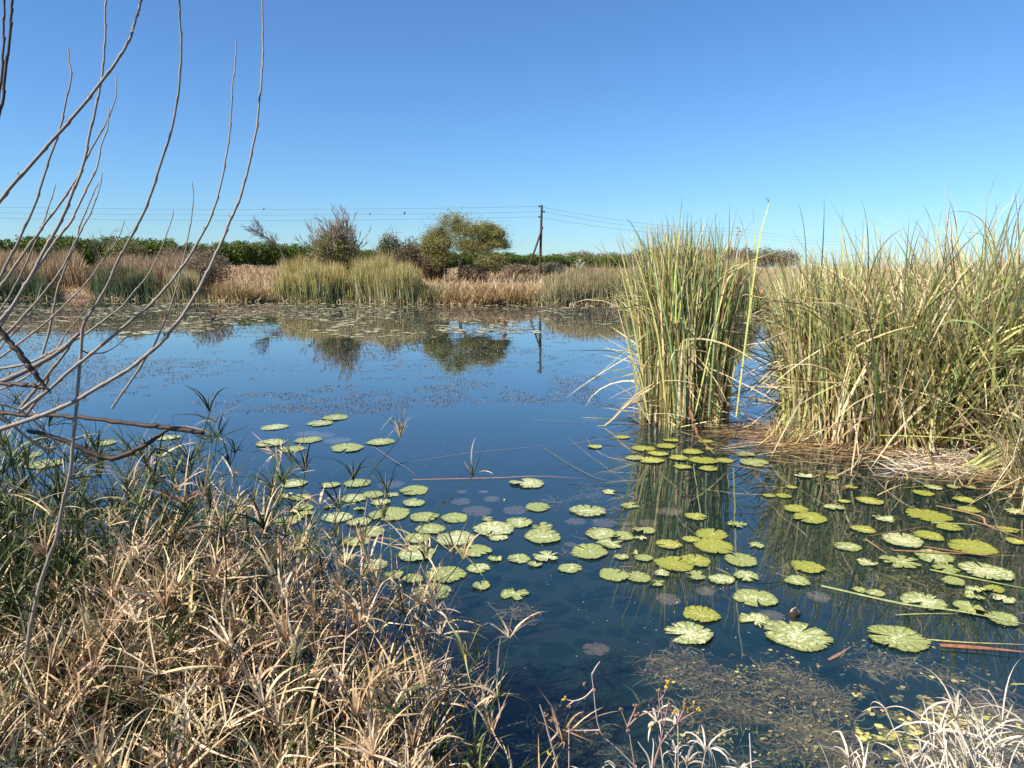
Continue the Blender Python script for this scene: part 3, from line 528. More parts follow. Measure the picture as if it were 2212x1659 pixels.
# ================================================================ NEAR CATTAILS
g = MB(); n = 340
a = U(0, 6.28, n); rr = np.sqrt(rng.random(n)); ctr = PZ(1497, 925); xy = np.stack([ctr[0] + rr * np.cos(a) * 0.64, ctr[1] + 0.5 + rr * np.sin(a) * 0.50], 1)
hgt = 3.12 - 0.35 * np.abs(xy[:, 0] - ctr[0]); cattails(g, xy, hgt, 0.030, 5, 0.7, (-0.03, 0), 0.075, 0.14, 11, yel=0.45, arch=.06)
loc = (ctr[0], ctr[1] + .5, 0); root = empty('cattail_clump', loc, 'tall cattail clump standing alone in the water, reflected before it', 'cattails')
g.build('leaves', M_leaf, root, loc)
# leaves bending out of the clump
def traced(mb, pts3, w, c, n=16, roll=0.6, tipc=None):
    P = spline(pts3, n)[None]; T = np.gradient(P, axis=1); T /= np.linalg.norm(T, axis=-1, keepdims=True) + 1e-9; A = np.arctan2(T[..., 1], T[..., 0])
    ribbon(mb, P, T, A, w, roll, np.asarray(c), np.asarray(tipc if tipc is not None else c), w0=.8)
g = MB()
for pts, c, w_ in [([(1400, 905), (1385, 820), (1365, 780), (1329, 760), (1255, 757)], YELG, .02), ([(1402, 700), (1380, 668), (1335, 666), (1270, 676), (1150, 722)], STRAW, .014),
                   ([(1405, 915), (1370, 860), (1330, 830), (1300, 815), (1268, 818), (1260, 860)], PALE, .012), ([(1400, 920), (1350, 890), (1290, 870), (1220, 915)], PALE, .010),
                   ([(1396, 880), (1355, 740), (1330, 650), (1325, 640)], STRAW, .016), ([(1400, 905), (1372, 720), (1345, 600), (1336, 560)], YELG, .018),
                   ([(1410, 930), (1340, 935), (1290, 945), (1232, 918)], PALE, .012), ([(1398, 925), (1330, 880), (1262, 878)], PALE, .011),
                   
                   ([(1590, 900), (1615, 700), (1640, 520), (1660, 440), (1650, 425)], YELG, .02), ([(1530, 900), (1545, 700), (1552, 540), (1545, 470), (1562, 440)], GREYG, .018),
                   ([(1470, 900), (1440, 700), (1400, 560), (1368, 490), (1350, 470)], GREYG, .02), ([(1440, 900), (1420, 720), (1385, 590), (1365, 530), (1367, 500)], YELG, .022),
                   ([(1480, 900), (1476, 700), (1462, 560), (1452, 460)], GREYG, .02), ([(1500, 900), (1560, 640), (1585, 590), (1630, 560), (1690, 540)], YELG, .018)]:
    jy = U(-.35, .2); traced(g, [PD(x, y, 9.5 + jy) for x, y in pts], w_ * 1.2, c, roll=U(0.6, 1.2))
g.build('drooping_leaves', M_leaf, root, loc)
g = MB(); k = 160; a = U(0, 6.28, k); bb = np.stack([ctr[0] + np.cos(a) * .75 * U(.5, 1, k), ctr[1] + .5 + np.sin(a) * .6 * U(.5, 1, k), U(0.02, .3, k)], 1)
P, T, A = paths(bb, U(0, 6.28, k), U(.9, 1.5, k), U(.3, .9, k), U(0, .7, k), 5); P[..., 2] = np.maximum(P[..., 2], .012); ribbon(g, P, T, A, .013, U(0, 3, k), pick([PALE, STRAW, BROWN], [3, 2, 2], k), pick([PALE, STRAW], [3, 2], k)); g.build('dead_leaves', M_dry, root, loc)

BG = 'near cattail stands on the right'
# a few overlong blades with curled tips rising out of the tops
g = MB(); n_ = 46; P_x = rng.choice([1460, 1500, 1550, 1600, 1740, 1800, 1860, 1930, 2000, 2060, 2110, 2150, 2190], n_) + U(-25, 25, n_); Dn = np.where(P_x < 1640, 9.7, 9.9) + U(-.3, .5, n_)
bb = np.array([PD(x, 800, d) for x, d in zip(P_x, Dn)]); bb[:, 2] = 1.6
P, T, A = paths(bb, U(0, 6.28, n_), U(0, .12, n_), U(1.3, 1.75, n_) + .25 * (P_x > 2050), np.abs(rng.normal(.3, .7, n_)), 12, p=3.5); c_ = pick([GREEN, YELG, BROWN, (0.12, 0.10, 0.05), STRAW], [3, 2, 2, 2, 1], n_)
ribbon(g, P, T, A, .022, U(0, 3, n_), c_, c_, tw=rng.normal(0, 1, n_), w0=.9, tp=.7, tipc=pick([BROWN, PALE, (0.1, 0.08, 0.05)], [2, 1, 2], n_)); tall_blades = g
def stand(name, label, poly, n, h, wid, nl=6, **kw):
    xy = tri_xy(n, poly); mb = MB(); hh = h * (0.82 + 0.36 * vnoise(xy[:, 0], xy[:, 1], 0.8)) if not callable(h) else h(xy)
    cattails(mb, xy, hh, wid, nl, z0=np.maximum(gz(xy[:, 0], xy[:, 1]), 0) * 1.0, **kw); loc = (float(xy[:, 0].mean()), float(xy[:, 1].min()), 0)
    return tag(mb.build(name, M_leaf, loc=loc), label, 'cattails', BG)
stand('cattail_stand', 'front left part of the big cattail bed, dark gaps at its feet', [(3.85, 9.4), (4.6, 9.1), (5.3, 11.2), (4.5, 11.6)], 230, 2.75, .031, 6, spread=.15, bent=.3, tilt=(-.03, 0), yel=.5, arch=.15)
stand('cattail_stand', 'middle part of the big cattail bed with leaves fanning low', [(4.6, 9.1), (5.7, 8.6), (6.6, 10.8), (5.3, 11.2)], 250, 2.95, .031, 6, spread=.34, bent=.33, tilt=(-.06, -.06), yel=.5, arch=.3)
stand('cattail_stand', 'tallest part of the cattail bed at the right edge of the photo', [(5.7, 8.6), (6.6, 8.0), (8.2, 10.6), (6.6, 10.8)], 290, 3.1, .032, 6, spread=.33, bent=.3, tilt=(-.08, -.03), yel=.5, arch=.28)
xy = tri_xy(3600, [(4.7, 11.3), (8.2, 10.6), (19, 24), (36, 48), (16.3, 46), (9.9, 26)]); keep = rng.random(len(xy)) < np.clip(18 / xy[:, 1], .35, 1) ; xy = xy[keep]
mb = MB(); cattails(mb, xy, 2.55 * (.85 + .35 * vnoise(xy[:, 0], xy[:, 1], 1.5)),   .032, 6, green=.6, spread=.22, bent=.3, yel=.4, segs=7, z0=np.maximum(gz(xy[:, 0], xy[:, 1]), 0))
n = 15000; Y = 12 + 34 * rng.random(n) ** .8; X = (0.39 + 0.42 * rng.random(n) ** 1.2) * Y + .2
blades(mb, np.stack([X, Y], 1), U(1.5, 2.7, n), .02 + Y * .0009, pick([STRAW, (0.3, 0.3, 0.12)], [1, 1], n), pick([(0.58, 0.48, 0.2), (0.46, 0.46, 0.16), PINK, (0.26, 0.31, 0.11)], [3, 3, 1.5, 2], n), .16, .35, 5, z=np.maximum(gz(X, Y), 0), tipc=pick([STRAW, PINK, (0.5, 0.4, 0.2)], [2, 1.2, 2], n))
mb.v += tall_blades.v; mb.c += tall_blades.c; mb.q += [q_ + mb.n for q_ in tall_blades.q]; mb.n += tall_blades.n
tag(mb.build('reeds', M_leaf), 'mass of yellow green reeds stretching back along the right shore', 'reeds', kind='stuff')
# separate small clumps in front of the bed
def fan(name, label, px_, py_, n, hh, tilt, spread, wid=.02, green=.7, rad=.12, bent=.12, yel=.3, z=0.0, segs=10):
    p = PZ(px_, py_, z); a = U(0, 6.28, n); r_ = np.sqrt(rng.random(n)) * rad; xy = np.stack([p[0] + r_ * np.cos(a), p[1] + r_ * np.sin(a)], 1); mb = MB()
    cattails(mb, xy, hh, wid, 5, green, tilt, spread, bent, segs, yel, z0=np.full(n, z)); return tag(mb.build(name, M_leaf, loc=(p[0], p[1], z)), label, 'cattails', BG)
fan('cattail_clump', 'slender yellow green clump standing before the bed by open water', 1716, 935, 20, 2.5, (.0, 0), .05, .026, yel=.9, bent=.1)
fan('cattail_clump', 'dark green clump fanning up to both sides at the bed front', 2005, 968, 70, 2.3, (0.05, -.1), .42, .030, .97, .2, .05, .12)
fan('cattail_clump', 'green clump leaning left out of the middle of the bed', 1950, 940, 50, 2.3, (-.6, -.2), .2, .028, .9, .16, .08)
fan('cattail_clump', 'stiff clump leaning far to the right near the litter mound', 2060, 975, 46, 2.1, (.8, .0), .2, .030, .95, .14, .05, .1)
fan('cattail_clump', 'flattened bright green clump lying over at the right edge', 2075, 1018, 44, 1.6, (1.75, .3), .14, .02, .95, .09, .05, .8)
fan('cattail_clump', 'low straw coloured clump beside the slender yellow one', 1700, 948, 22, .6, (0, -.2), .5, .014, .25, .25)
fan('cattail_clump', 'bleached broken clump hanging over the water at the right edge', 2235, 1065, 30, 1.7, (-.5, -.35), .25, .014, .1, .2, .5, .1)
fan('cattail_clump', 'tall dark brown tipped leaves at the top right corner', 2190, 960, 20, 3.3, (-.08, 0), .12, .024, .55, .25, .1, .1)
# floating litter at the feet of the bed
mb = MB(); n = 2300; xd = U(1560, 2330, n); yd = np.interp(xd, [1560, 1660, 1900, 2212, 2330], [925, 940, 960, 1010, 1030]) + rng.exponential(19, n) - 18
b0 = np.array([PZ(x, y, U(0.005, .03)) for x, y in zip(xd, yd)])
P, T, A = paths(b0, rng.normal(0, .55, n) + np.pi * (rng.random(n) < .5), np.full(n, 1.52), U(.15, 1.0, n), U(0, .12, n), 5, azc=rng.normal(0, .4, n)); P[..., 2] = np.clip(P[..., 2], .006, .06)
ribbon(mb, P, T, A, U(.006, .018, n), U(-.3, .3, n), pick([BROWN, (0.30, 0.16, 0.07), STRAW, PALE], [3, 3, 2, 1], n), pick([BROWN, (0.36, 0.2, 0.09), STRAW, PALE], [3, 3, 2, 1], n))
tag(mb.build('reed_litter', M_weed), 'rust brown broken reed litter floating along the bed', 'reed litter', kind='stuff')
mb = MB(); n = 420; xd = U(1930, 2130, n); b0 = np.array([PZ(x, 1000 + U(-22, 22), .02) for x in xd]); mx_ = PZ(2020, 1000)
P, T, A = paths(b0, U(0, 6.28, n), U(.9, 1.7, n), U(.1, .45, n), U(0, .9, n), 5); P[..., 2] = np.abs(P[..., 2]) * .8 + .01; ribbon(mb, P, T, A, .012, U(0, 3, n), pick([PALE, (0.5, 0.46, 0.42), BROWN], [2, 2, 1], n), pick([PALE, (0.45, 0.4, 0.36)], [2, 2], n))
tag(mb.build('litter_mound', M_dry, loc=mx_), 'grey mound of matted dead leaves at the feet of the bed', 'dead leaves')

# ---- fallen leaves and stalks lying on the water
FG = 'fallen leaves lying on the water'
fallen = [
 ([(2009, 1230), (2100, 1249), (2230, 1275)], .022, (0.34, 0.42, 0.12), .02, 'broad bright green leaf lying at the right edge, above the longest one'),
 ([(1774, 1265), (1949, 1304), (2072, 1321), (2230, 1352)], .024, (0.38, 0.43, 0.17), .02, 'longest yellow green leaf lying across the pads at the right'),
 ([(1935, 1328), (2000, 1326), (2072, 1327)], .012, (0.36, 0.40, 0.14), .015, 'thin olive leaf just below the longest fallen leaf'),
 ([(2002, 1381), (2089, 1388), (2230, 1394)], .012, (0.55, 0.44, 0.16), .02, 'thin yellow leaf lying just above the red brown stalks'),
 ([(2030, 1393), (2124, 1400), (2230, 1411)], .034, (0.36, 0.15, 0.07), .02, 'red brown dead stalk lying in the water at the right edge'),
 ([(1928, 1188), (2054, 1195), (2230, 1203)], .018, (0.36, 0.20, 0.09), .02, 'long straight brown stalk crossing the upper right pads'),
 ([(1995, 1180), (2089, 1195), (2159, 1206)], .016, (0.34, 0.20, 0.10), .03, 'short reddish stalk crossing the long straight brown one'),
 ([(2023, 1092), (2117, 1115), (2135, 1136), (2230, 1172)], .022, (0.46, 0.28, 0.15), .03, 'bent tan stalk coming in from the right edge'),
 ([(2092, 1122), (2141, 1136), (2230, 1148)], .016, (0.42, 0.26, 0.14), .03, 'straight tan stalk crossing the bent one at the right'),
 ([(1869, 1164), (1895, 1182), (1918, 1199)], .016, (0.40, 0.24, 0.13), .04, 'short brown stick poking up left of the curled pad'),
 ([(2012, 1129), (2066, 1131), (2121, 1136)], .016, (0.42, 0.48, 0.25), .015, 'pale green leaf piece floating above the upper right pads'),
 ([(1879, 1157), (1945, 1146), (2012, 1136)], .010, (0.26, 0.17, 0.09), .015, 'thin dark stalk slanting up left of the pale leaf piece'),
 ([(1900, 940), (2002, 943), (2089, 950), (2230, 976)], .028, (0.52, 0.58, 0.16), .35, 'bright yellow green leaf arching over the litter at the right'),
 ([(891, 1036), (1072, 1032), (1160, 1029), (1274, 1035)], .022, (0.36, 0.18, 0.09), .012, 'long brown reed stalk floating level in the open water'),
 ([(891, 997), (1013, 978), (1124, 968), (1236, 953)], .009, (0.26, 0.16, 0.12), .01, 'thin dark stalk floating above the long brown one'),
 ([(806, 964), (850, 994), (880, 1012), (904, 1034)], .007, (0.34, 0.22, 0.17), .01, 'thin reddish stem running down from the upper lily pads'),
 ([(1175, 968), (1234, 1005), (1288, 1032), (1327, 1039), (1349, 1034)], .010, (0.20, 0.19, 0.08), .012, 'curved dark leaf floating left of the tall clump'),
 ([(1172, 1017), (1234, 1000), (1293, 980)], .009, (0.08, 0.08, 0.05), .02, 'thin dark straight leaf crossing the curved one'),
 ([(1230, 960), (1290, 950), (1380, 944)], .010, (0.30, 0.17, 0.10), .012, 'reddish floating leaf reaching left from the tall clump'),
 ([(1150, 907), (1240, 911), (1360, 913)], .009, (0.26, 0.16, 0.10), .012, 'thin brown leaf on the water at mid height of the clump'),
 ([(2185, 1478), (2200, 1478), (2240, 1480)], .012, (0.40, 0.42, 0.10), .02, 'short yellow leaf just above the bleached sedge corner'),
 ([(1790, 1425), (1815, 1412), (1838, 1398)], .020, (0.34, 0.2, 0.13), .0, 'brown stick afloat below the largest split pad')]
for pts, w_, c, z, lab in fallen:
    mb = MB(); P3 = np.array([PZ(x, y, max(z, .006)) for x, y in pts]); P3[:, 2] += np.linspace(0, 0.004, len(P3)); traced(mb, P3, w_, c, 20, roll=.15)
    tag(mb.build('fallen_leaf' if 'leaf' in lab else 'fallen_stalk', M_weed, loc=P3[0]), lab, 'leaf' if 'leaf' in lab else 'stalk', FG)

# ================================================================ LILY PADS
def pad_mesh(mb, seed, rad, ragged=0.3, gap=0.25, curl=0.01, NA=96, NR=7, split=None, sink=False):
    r = np.random.default_rng(seed); th = np.linspace(0, 2 * math.pi, NA, endpoint=False)
    teeth = r.integers(26, 40); edge = 1 + 0.035 * np.abs(((th * teeth / 6.283) % 1) - .5) * 2 + 0.05 * np.sin(th * 2 + r.uniform(0, 6)) + 0.04 * np.sin(th * 5 + r.uniform(0, 6)) + r.normal(0, .012, NA)
    def dip(t0, w, d): nonlocal edge; dd = np.abs((th - t0 + math.pi) % (2 * math.pi) - math.pi); edge = edge * (1 - d * np.clip(1 - dd / w, 0, 1) ** .7)
    s0 = r.uniform(0, 6.28); dip(s0, gap, 0.92)
    for _ in range(int(r.integers(3, 7) + ragged * 7)): dip(r.uniform(0, 6.28), r.uniform(.02, .05 + .12 * ragged), r.uniform(.12, .3 + .5 * ragged))
    edge = edge / np.percentile(edge, 92)
    if ragged > .6: dip(r.uniform(0, 6.28), r.uniform(.3, .6), r.uniform(.3, .6))
    rr = np.linspace(0, 1, NR + 1)[1:]
    ribs = (np.abs(((th * 13 / 6.283 + r.uniform()) % 1) - .5) < .07).astype(float) * r.uniform(.25, .75)
    RR = rad * rr[:, None] * edge[None]; fold = r.uniform(0, 6.28)
    zz = curl * (rr[:, None] ** 3) * (0.5 + np.sin(th * 2 + r.uniform(0, 6)) * .6 + r.normal(0, .1, NA)) + 0.0015 * np.cos(th * 13)[None] * rr[:, None]
    zz = zz + np.where(np.cos(th - fold) > .85, curl * 2.0 * ragged, 0)[None] * (rr[:, None] > .7)
    if not sink: zz = np.maximum(zz, 0.0) 
    V = np.stack([RR * np.cos(th), RR * np.sin(th), zz + .004 * (rr[:, None] < .5) * 0], -1).reshape(-1, 3); V = np.concatenate([[[0, 0, 0.0]], V])
    rv = r.uniform(); col = np.concatenate([[[0, rv, 0]], np.stack([np.repeat(rr, NA), np.full(NA * NR, rv), (ribs[None] * (rr[:, None] > .25) + (rr[:, None] > .97) * .35).ravel()], 1)])
    i = np.arange(NA); j = (i + 1) % NA; t = np.stack([np.zeros(NA, int), 1 + i, 1 + j], 1)
    q = np.concatenate([np.stack([1 + k * NA + i, 1 + (k + 1) * NA + i, 1 + (k + 1) * NA + j, 1 + k * NA + j], 1) for k in range(NR - 1)])
    mb.add(V, q=q, t=t, c=col)
a_ = lambda x, y, hw: (503.4 + x * .2801, 852 + y * .2801, hw * .2801)
b_f = lambda x, y, hw: (890.7 + x * .2451, 968.1 + y * .2451, hw * .2451)
c_f = lambda x, y, hw: (1277.9 + x * .3502, 890.7 + y * .3502, hw * .3502)
d_f = lambda x, y, hw: (1703.9 + x * .3502, 890.7 + y * .3502, hw * .3502)
P_ = []   # x, y, halfwidth, kind g green, r ragged, y yellow, s sunken purple
def addp(f, s, kd='g'):
    for x, y, hw in s: P_.append((*f(x, y, hw), kd))
addp(a_, [(320, 255, 110), (670, 225, 110), (790, 182, 110), (580, 355, 110), (290, 380, 125), (450, 425, 112), (880, 415, 138), (1140, 370, 115), (470, 692, 108), (960, 690, 108), (1395, 745, 122), (935, 805, 108), (1080, 775, 88), (1395, 840, 95), (520, 800, 90), (800, 950, 128), (970, 990, 98), (1205, 930, 165), (1475, 950, 115), (1060, 1065, 120), (1520, 1045, 118), (1420, 1115, 108), (950, 1140, 108), (1415, 1235, 155), (1390, 1430, 85), (1520, 1530, 130), (880, 1260, 70), (540, 880, 88), (1100, 1320, 100), (1240, 1400, 80)])
addp(a_, [(570, 300, 100), (690, 312, 105), (805, 350, 112), (1220, 690, 110), (740, 805, 80)], 's')
addp(a_, [(400, 785, 70), (1225, 780, 58), (540, 930, 88)], 'r')
addp(b_f, [(1105, 525, 120), (1550, 560, 165), (370, 620, 130), (940, 660, 130), (380, 800, 180), (720, 718, 185), (1150, 785, 176), (935, 980, 108), (1560, 920, 175), (580, 1065, 108), (290, 1120, 185), (605, 1222, 88), (170, 1275, 185), (1780, 1125, 140), (1990, 1145, 118), (1660, 760, 148)])
addp(b_f, [(1010, 315, 158), (750, 782, 108), (1140, 700, 108), (550, 910, 152), (730, 980, 72), (1190, 960, 128), (900, 1290, 130), (1850, 780, 110), (1750, 845, 128), (2010, 800, 58), (2150, 1200, 68), (1740, 390, 75)], 'r')
addp(b_f, [(570, 550, 145), (910, 540, 125), (1440, 640, 98), (1690, 650, 118), (1390, 845, 60)], 's')
addp(c_f, [(320, 225, 75), (490, 175, 50), (460, 212, 65), (700, 182, 48), (625, 245, 70), (410, 257, 65), (540, 285, 65), (370, 300, 80), (690, 300, 90), (730, 228, 30), (820, 300, 60), (720, 350, 62), (560, 340, 55), (640, 648, 70), (740, 755, 105), (755, 832, 128), (510, 940, 125), (640, 920, 98), (20, 215, 48), (190, 155, 52)], 'y')
addp(c_f, [(1000, 312, 95), (950, 262, 58), (920, 915, 108), (800, 1037, 82), (1010, 1150, 135), (1270, 1047, 80), (270, 285, 62)])
addp(c_f, [(900, 697, 60), (640, 1015, 70), (600, 1370, 150), (1015, 1290, 108), (265, 875, 22), (240, 580, 60)], 'r')
addp(c_f, [(470, 605, 85), (1110, 1248, 78)], 's')
P_.append((1721, 1374, 71, 'g'))
addp(d_f, [(45, 600, 80), (130, 655, 108), (500, 550, 82), (455, 725, 75), (860, 640, 132), (860, 768, 88), (1130, 840, 140)], 'y')
addp(d_f, [(700, 795, 128), (900, 895, 118), (1220, 985, 150), (1015, 1050, 70), (1310, 1280, 98), (670, 1400, 176), (430, 1100, 42), (530, 1120, 58)])
addp(d_f, [(690, 925, 122), (1150, 1100, 58), (1110, 1220, 100), (830, 1170, 132), (1320, 1155, 68), (1145, 1145, 55), (90, 395, 55)], 'r')
addp(d_f, [(185, 1130, 78)], 's')
P_.append((365, 946, 25, 'g')); P_.append((410, 968, 22, 's')); P_.append((225, 958, 26, 'g')); P_.append((95, 1003, 40, 'g')); P_.append((240, 1105, 36, 'g')); P_.append((60, 985, 30, 'g')); P_.append((866, 921, 18, 's'))
P_.append((1287, 1400, 30, 's'))
rp = np.random.default_rng(21)
for (x0, x1, y0, y1, n_, kinds) in [(1700, 2200, 1050, 1330, 20, 'yryg'), (1040, 1400, 1110, 1230, 9, 'grs'), (620, 900, 1040, 1130, 5, 'gr'), (1420, 1640, 1140, 1330, 8, 'yrs'), (1660, 1860, 1010, 1100, 4, 'y'), (940, 1100, 1060, 1120, 4, 's')]:
    k = 0; tr_ = 0
    while k < n_ and tr_ < 900:
        tr_ += 1; x, y = rp.uniform(x0, x1), rp.uniform(y0, y1); hw = rp.uniform(16, 34) * (.6 + (y - 1000) / 500)
        if all(((x - q[0]) / (hw + q[2])) ** 2 + ((y - q[1]) / ((hw + q[2]) * .42)) ** 2 > .8 for q in P_): P_.append((x, y, hw, kinds[k % len(kinds)])); k += 1
def zone(x, y):
    if x < 480: return 'seen through the left thicket'
    if x < 900 and y < 1000: return 'of the small upper open water group'
    if x > 1290 and y < 1015: return 'at the foot of the tall clump'
    if x < 1290 or (x < 1400 and y < 1230):
        for lim, nm in [(1068, 'top'), (1100, 'second'), (1135, 'third'), (1158, 'fourth'), (1185, 'fifth'), (1225, 'sixth')]:
            if y < lim: return f'in the {nm} row of the central patch'
        return 'in the nearest row of the central patch'
    if x < 1670 and y < 1350: return 'over the reflection of the tall clump' if y > 1150 else 'near the top of the clump reflection'
    if y > 1340: return 'nearest the camera, lower right'
    if x > 1670 and y < 1180: return 'along the reed bed shadow'
    return 'among the fallen leaves at right'
zs = {}
for i, p in enumerate(P_): zs.setdefault((zone(p[0], p[1]), p[3]), []).append(i)
lk = {'g': 'pale green lily pad', 'r': 'ragged torn lily pad', 'y': 'yellow green lily pad', 's': 'purple brown sunken lily pad'}
fill = {}
for (z, kd), ids in zs.items():
    ids.sort(key=lambda i: P_[i][0])
    for n_, i in enumerate(ids): fill[i] = f'{lk[kd]}, {ordn[n_]} from left {z}' if len(ids) > 1 else f'only {lk[kd]} {z}'
for i, (x, y, hw, kd) in enumerate(P_):
    p = PZ(x, y, 0); dist_ = np.linalg.norm(p - [0, 0, H]); rad = hw / F * (p[1] * math.cos(TH) + (H - p[2]) * math.sin(TH))
    mb = MB(); rg = {'g': .14, 'y': .10, 's': .5, 'r': 0.9}[kd] * U(.5, 1.3); pad_mesh(mb, 1000 + i, rad, rg, U(.03, .12) if kd != 'r' else U(.2, .45), 0.0 if kd == 's' else U(.002, .009), sink=kd == 's')
    z = {'s': -0.003}.get(kd, 0.006) + (i % 5) * .0011 * (-1 if kd == 's' else 1)
    o = mb.build('lily_pad', {'g': M_pad, 'r': M_pad, 'y': M_pady, 's': M_pads}[kd], loc=None, smooth=False); o.location = (p[0], p[1], z); o.rotation_euler = (U(-.012, .012) if kd != 's' else 0, 0, U(0, 6.28))
    tag(o, fill[i], 'lily pad', 'lily pads in the near water')
# mid distance pads, each an object, then the far carpet
var = []
for v in range(8):
    mb = MB(); pad_mesh(mb, 50 + v, 1.0, .3, .25, .02, 28, 2); o = None; var.append(mb)
vm = [None] * 8; cnt = 0
tries = 0
while cnt < 150 and tries < 20000:
    tries += 1; x = U(-20, 1420); y = 668 + 62 * rng.random() ** 1.6
    p = PZ(x, y)
    nn = vnoise(p[0], p[1] * .6, 2.2)
    if y > 708: 
        if not ((560 < x < 1250 and nn > .5) or (x < 430 and nn > .62)): continue
    elif nn < .3: continue
    if y < 690 and cnt > 105: continue
    v = cnt % 8
    if vm[v] is None: o = var[v].build('lily_pad', M_pady if v % 3 == 0 else M_pad); vm[v] = o
    else: o = vm[v].copy(); C.objects.link(o)
    s_ = U(.10, .20); o.scale = (s_, s_, s_ * .6); o.location = (p[0], p[1], .008 + .0004 * (cnt % 9)); o.rotation_euler = (0, 0, U(0, 6.28))
    tag(o, 'small pale lily pad floating in the belt before the far shore', 'lily pad', 'lily pads before the far shore'); cnt += 1
# extra scattered pads right of the middle, behind and beside the clump
mb = MB(); n = 5200; yd = 655 + 75 * rng.random(n) ** 1.3; xd = U(-60, 1680, n); pp = np.array([PZ(x, y) for x, y in zip(xd, yd)])
nn = vnoise(pp[:, 0], pp[:, 1] * .35, 2.6) * .65 + vnoise(pp[:, 0], pp[:, 1], .9) * .35
kp = (pp[:, 1] < yfar(pp[:, 0]) + 1) & (nn > np.interp(yd, [655, 690, 715, 730], [.30, .42, .58, .75])); pp = pp[kp]; n = len(pp)
th = np.linspace(0, 6.283, 9)[:-1]; r_ = U(.07, .19, n)[:, None]; V = np.stack([pp[:, :1] + r_ * np.cos(th) * U(.8, 1.1, (n, 8)), pp[:, 1:2] + r_ * np.sin(th) * U(.8, 1.1, (n, 8)), .006 + U(0, .02, (n, 8)) ** 1], -1)
idx = np.arange(n)[:, None] * 8; mb.add(V.reshape(-1, 3), q=np.concatenate([idx + [0, 1, 2, 3], idx + [0, 3, 4, 7], idx + [4, 5, 6, 7]]), c=np.repeat(pick([(0.46, 0.45, 0.22), (0.62, 0.58, 0.36), (0.36, 0.29, 0.14), (0.26, 0.19, 0.12)], [3, 3, 2, 2.5], n), 8, 0))
tag(mb.build('floating_leaves', M_leaf), 'carpet of small floating leaves below the far shore', 'floating leaves', kind='stuff')
# pondweed flecks on the middle water
mb = MB(); n = 330000; yd = 664 + 250 * rng.random(n) ** 1.5; xd = U(-80, 1680, n)
d_ = np.stack([(xd - CX) / F, math.cos(TH) - (yd - CY) / F * math.sin(TH), -math.sin(TH) - (yd - CY) / F * math.cos(TH)], 1); pp = d_ * (-H / d_[:, 2])[:, None]; pp[:, 2] = 0
nn = vnoise(pp[:, 0] + 9, pp[:, 1] * .45, 1.8) * .5 + vnoise(pp[:, 0], pp[:, 1] * .8, .55) * .3 + vnoise(pp[:, 0] + 30, pp[:, 1], .18) * .2
lf = np.clip((900 - xd) / 700, 0, 1)        # thicker to the left
thr = np.interp(yd, [664, 700, 722, 745, 760, 800, 850, 880, 910], [.30, .33, .39, .46, .38, .37, .42, .48, .72]) + np.where(yd > 735, (1 - lf) * .12 + np.where(xd > 1300, .25, 0), 0)
kp = (nn > thr) & (rng.random(n) < np.clip(np.interp(yd, [664, 720, 800, 900], [.5, .5, .42, .36]), 0, 1)) & (pp[:, 1] < yfar(pp[:, 0]) + .5); pp = pp[kp]; n = len(pp)
s_ = U(.006, .021, n) * np.interp(pp[:, 1], [9, 20, 45], [.8, 1.3, 2.6]); an = U(0, 6.28, n); e1 = np.stack([np.cos(an), np.sin(an), U(.2, 1.1, n) * (rng.random(n) < .6)], 1) * s_[:, None]; e2 = np.stack([-np.sin(an), np.cos(an), 0 * an], 1) * (s_ * .45)[:, None]; pp[:, 2] = .004 + U(0, .002, n)
V = np.stack([pp - e1, pp - e2, pp + e1, pp + e2], 1); V[..., 2] = np.maximum(V[..., 2], .002)
mb.add(V.reshape(-1, 3), q=np.arange(n * 4).reshape(-1, 4), c=np.repeat(pick([(0.14, 0.11, 0.075), (0.24, 0.18, 0.11), (0.07, 0.06, 0.045), (0.36, 0.30, 0.17)], [3, 3, 3, 1.5], n), 4, 0))
tag(mb.build('pondweed', M_weed), 'brown flecks of pondweed drifting on the open water', 'pondweed', kind='stuff')

# submerged weed
mb = MB()
def weed(cx, cy, rx, ry, n, zr=(-.04, -.004), L=(.05, .20), w_=(.004, .012), cols=[(0.42, 0.27, 0.14), (0.66, 0.50, 0.25), (0.22, 0.14, 0.08)], wts=[3, 2, 2], rot=0, cz=1.2):
    n = int(n * .62); a = U(0, 6.28, n); r_ = rng.random(n) ** .6; u, v = r_ * np.cos(a) * rx, r_ * np.sin(a) * ry; x = cx + u * math.cos(rot) - v * math.sin(rot); y = cy + u * math.sin(rot) + v * math.cos(rot)
    p = np.array([PZ(a_x, b_y, 0) for a_x, b_y in zip(x, y)]); keep = vnoise(p[:, 0] + 7, p[:, 1], .33) * .55 + vnoise(p[:, 0], p[:, 1], .11) * .3 + vnoise(p[:, 0], p[:, 1], .04) * .15 > .53; p = p[keep]; k = len(p)
    if k < 2: return
    p[:, 2] = U(zr[0], zr[1], k); P, T, A = paths(p, U(0, 6.28, k), U(1.35, 1.75, k), U(L[0], L[1], k), 0, 7, azc=rng.normal(0, 2.0, k)); P[..., 2] = np.clip(P[..., 2], -.25, -.006)
    ribbon(mb, P, T, A, U(w_[0], w_[1], k), U(-.5, .5, k), pick(cols, wts, k), pick(cols, wts, k), tw=rng.normal(0, .6, k))
weed(1108, 1338, 62, 34, 700); weed(1075, 1352, 95, 14, 260, rot=-.15); weed(1235, 1070, 85, 34, 700, w_=(.003, .007)); weed(1290, 1085, 110, 20, 300)
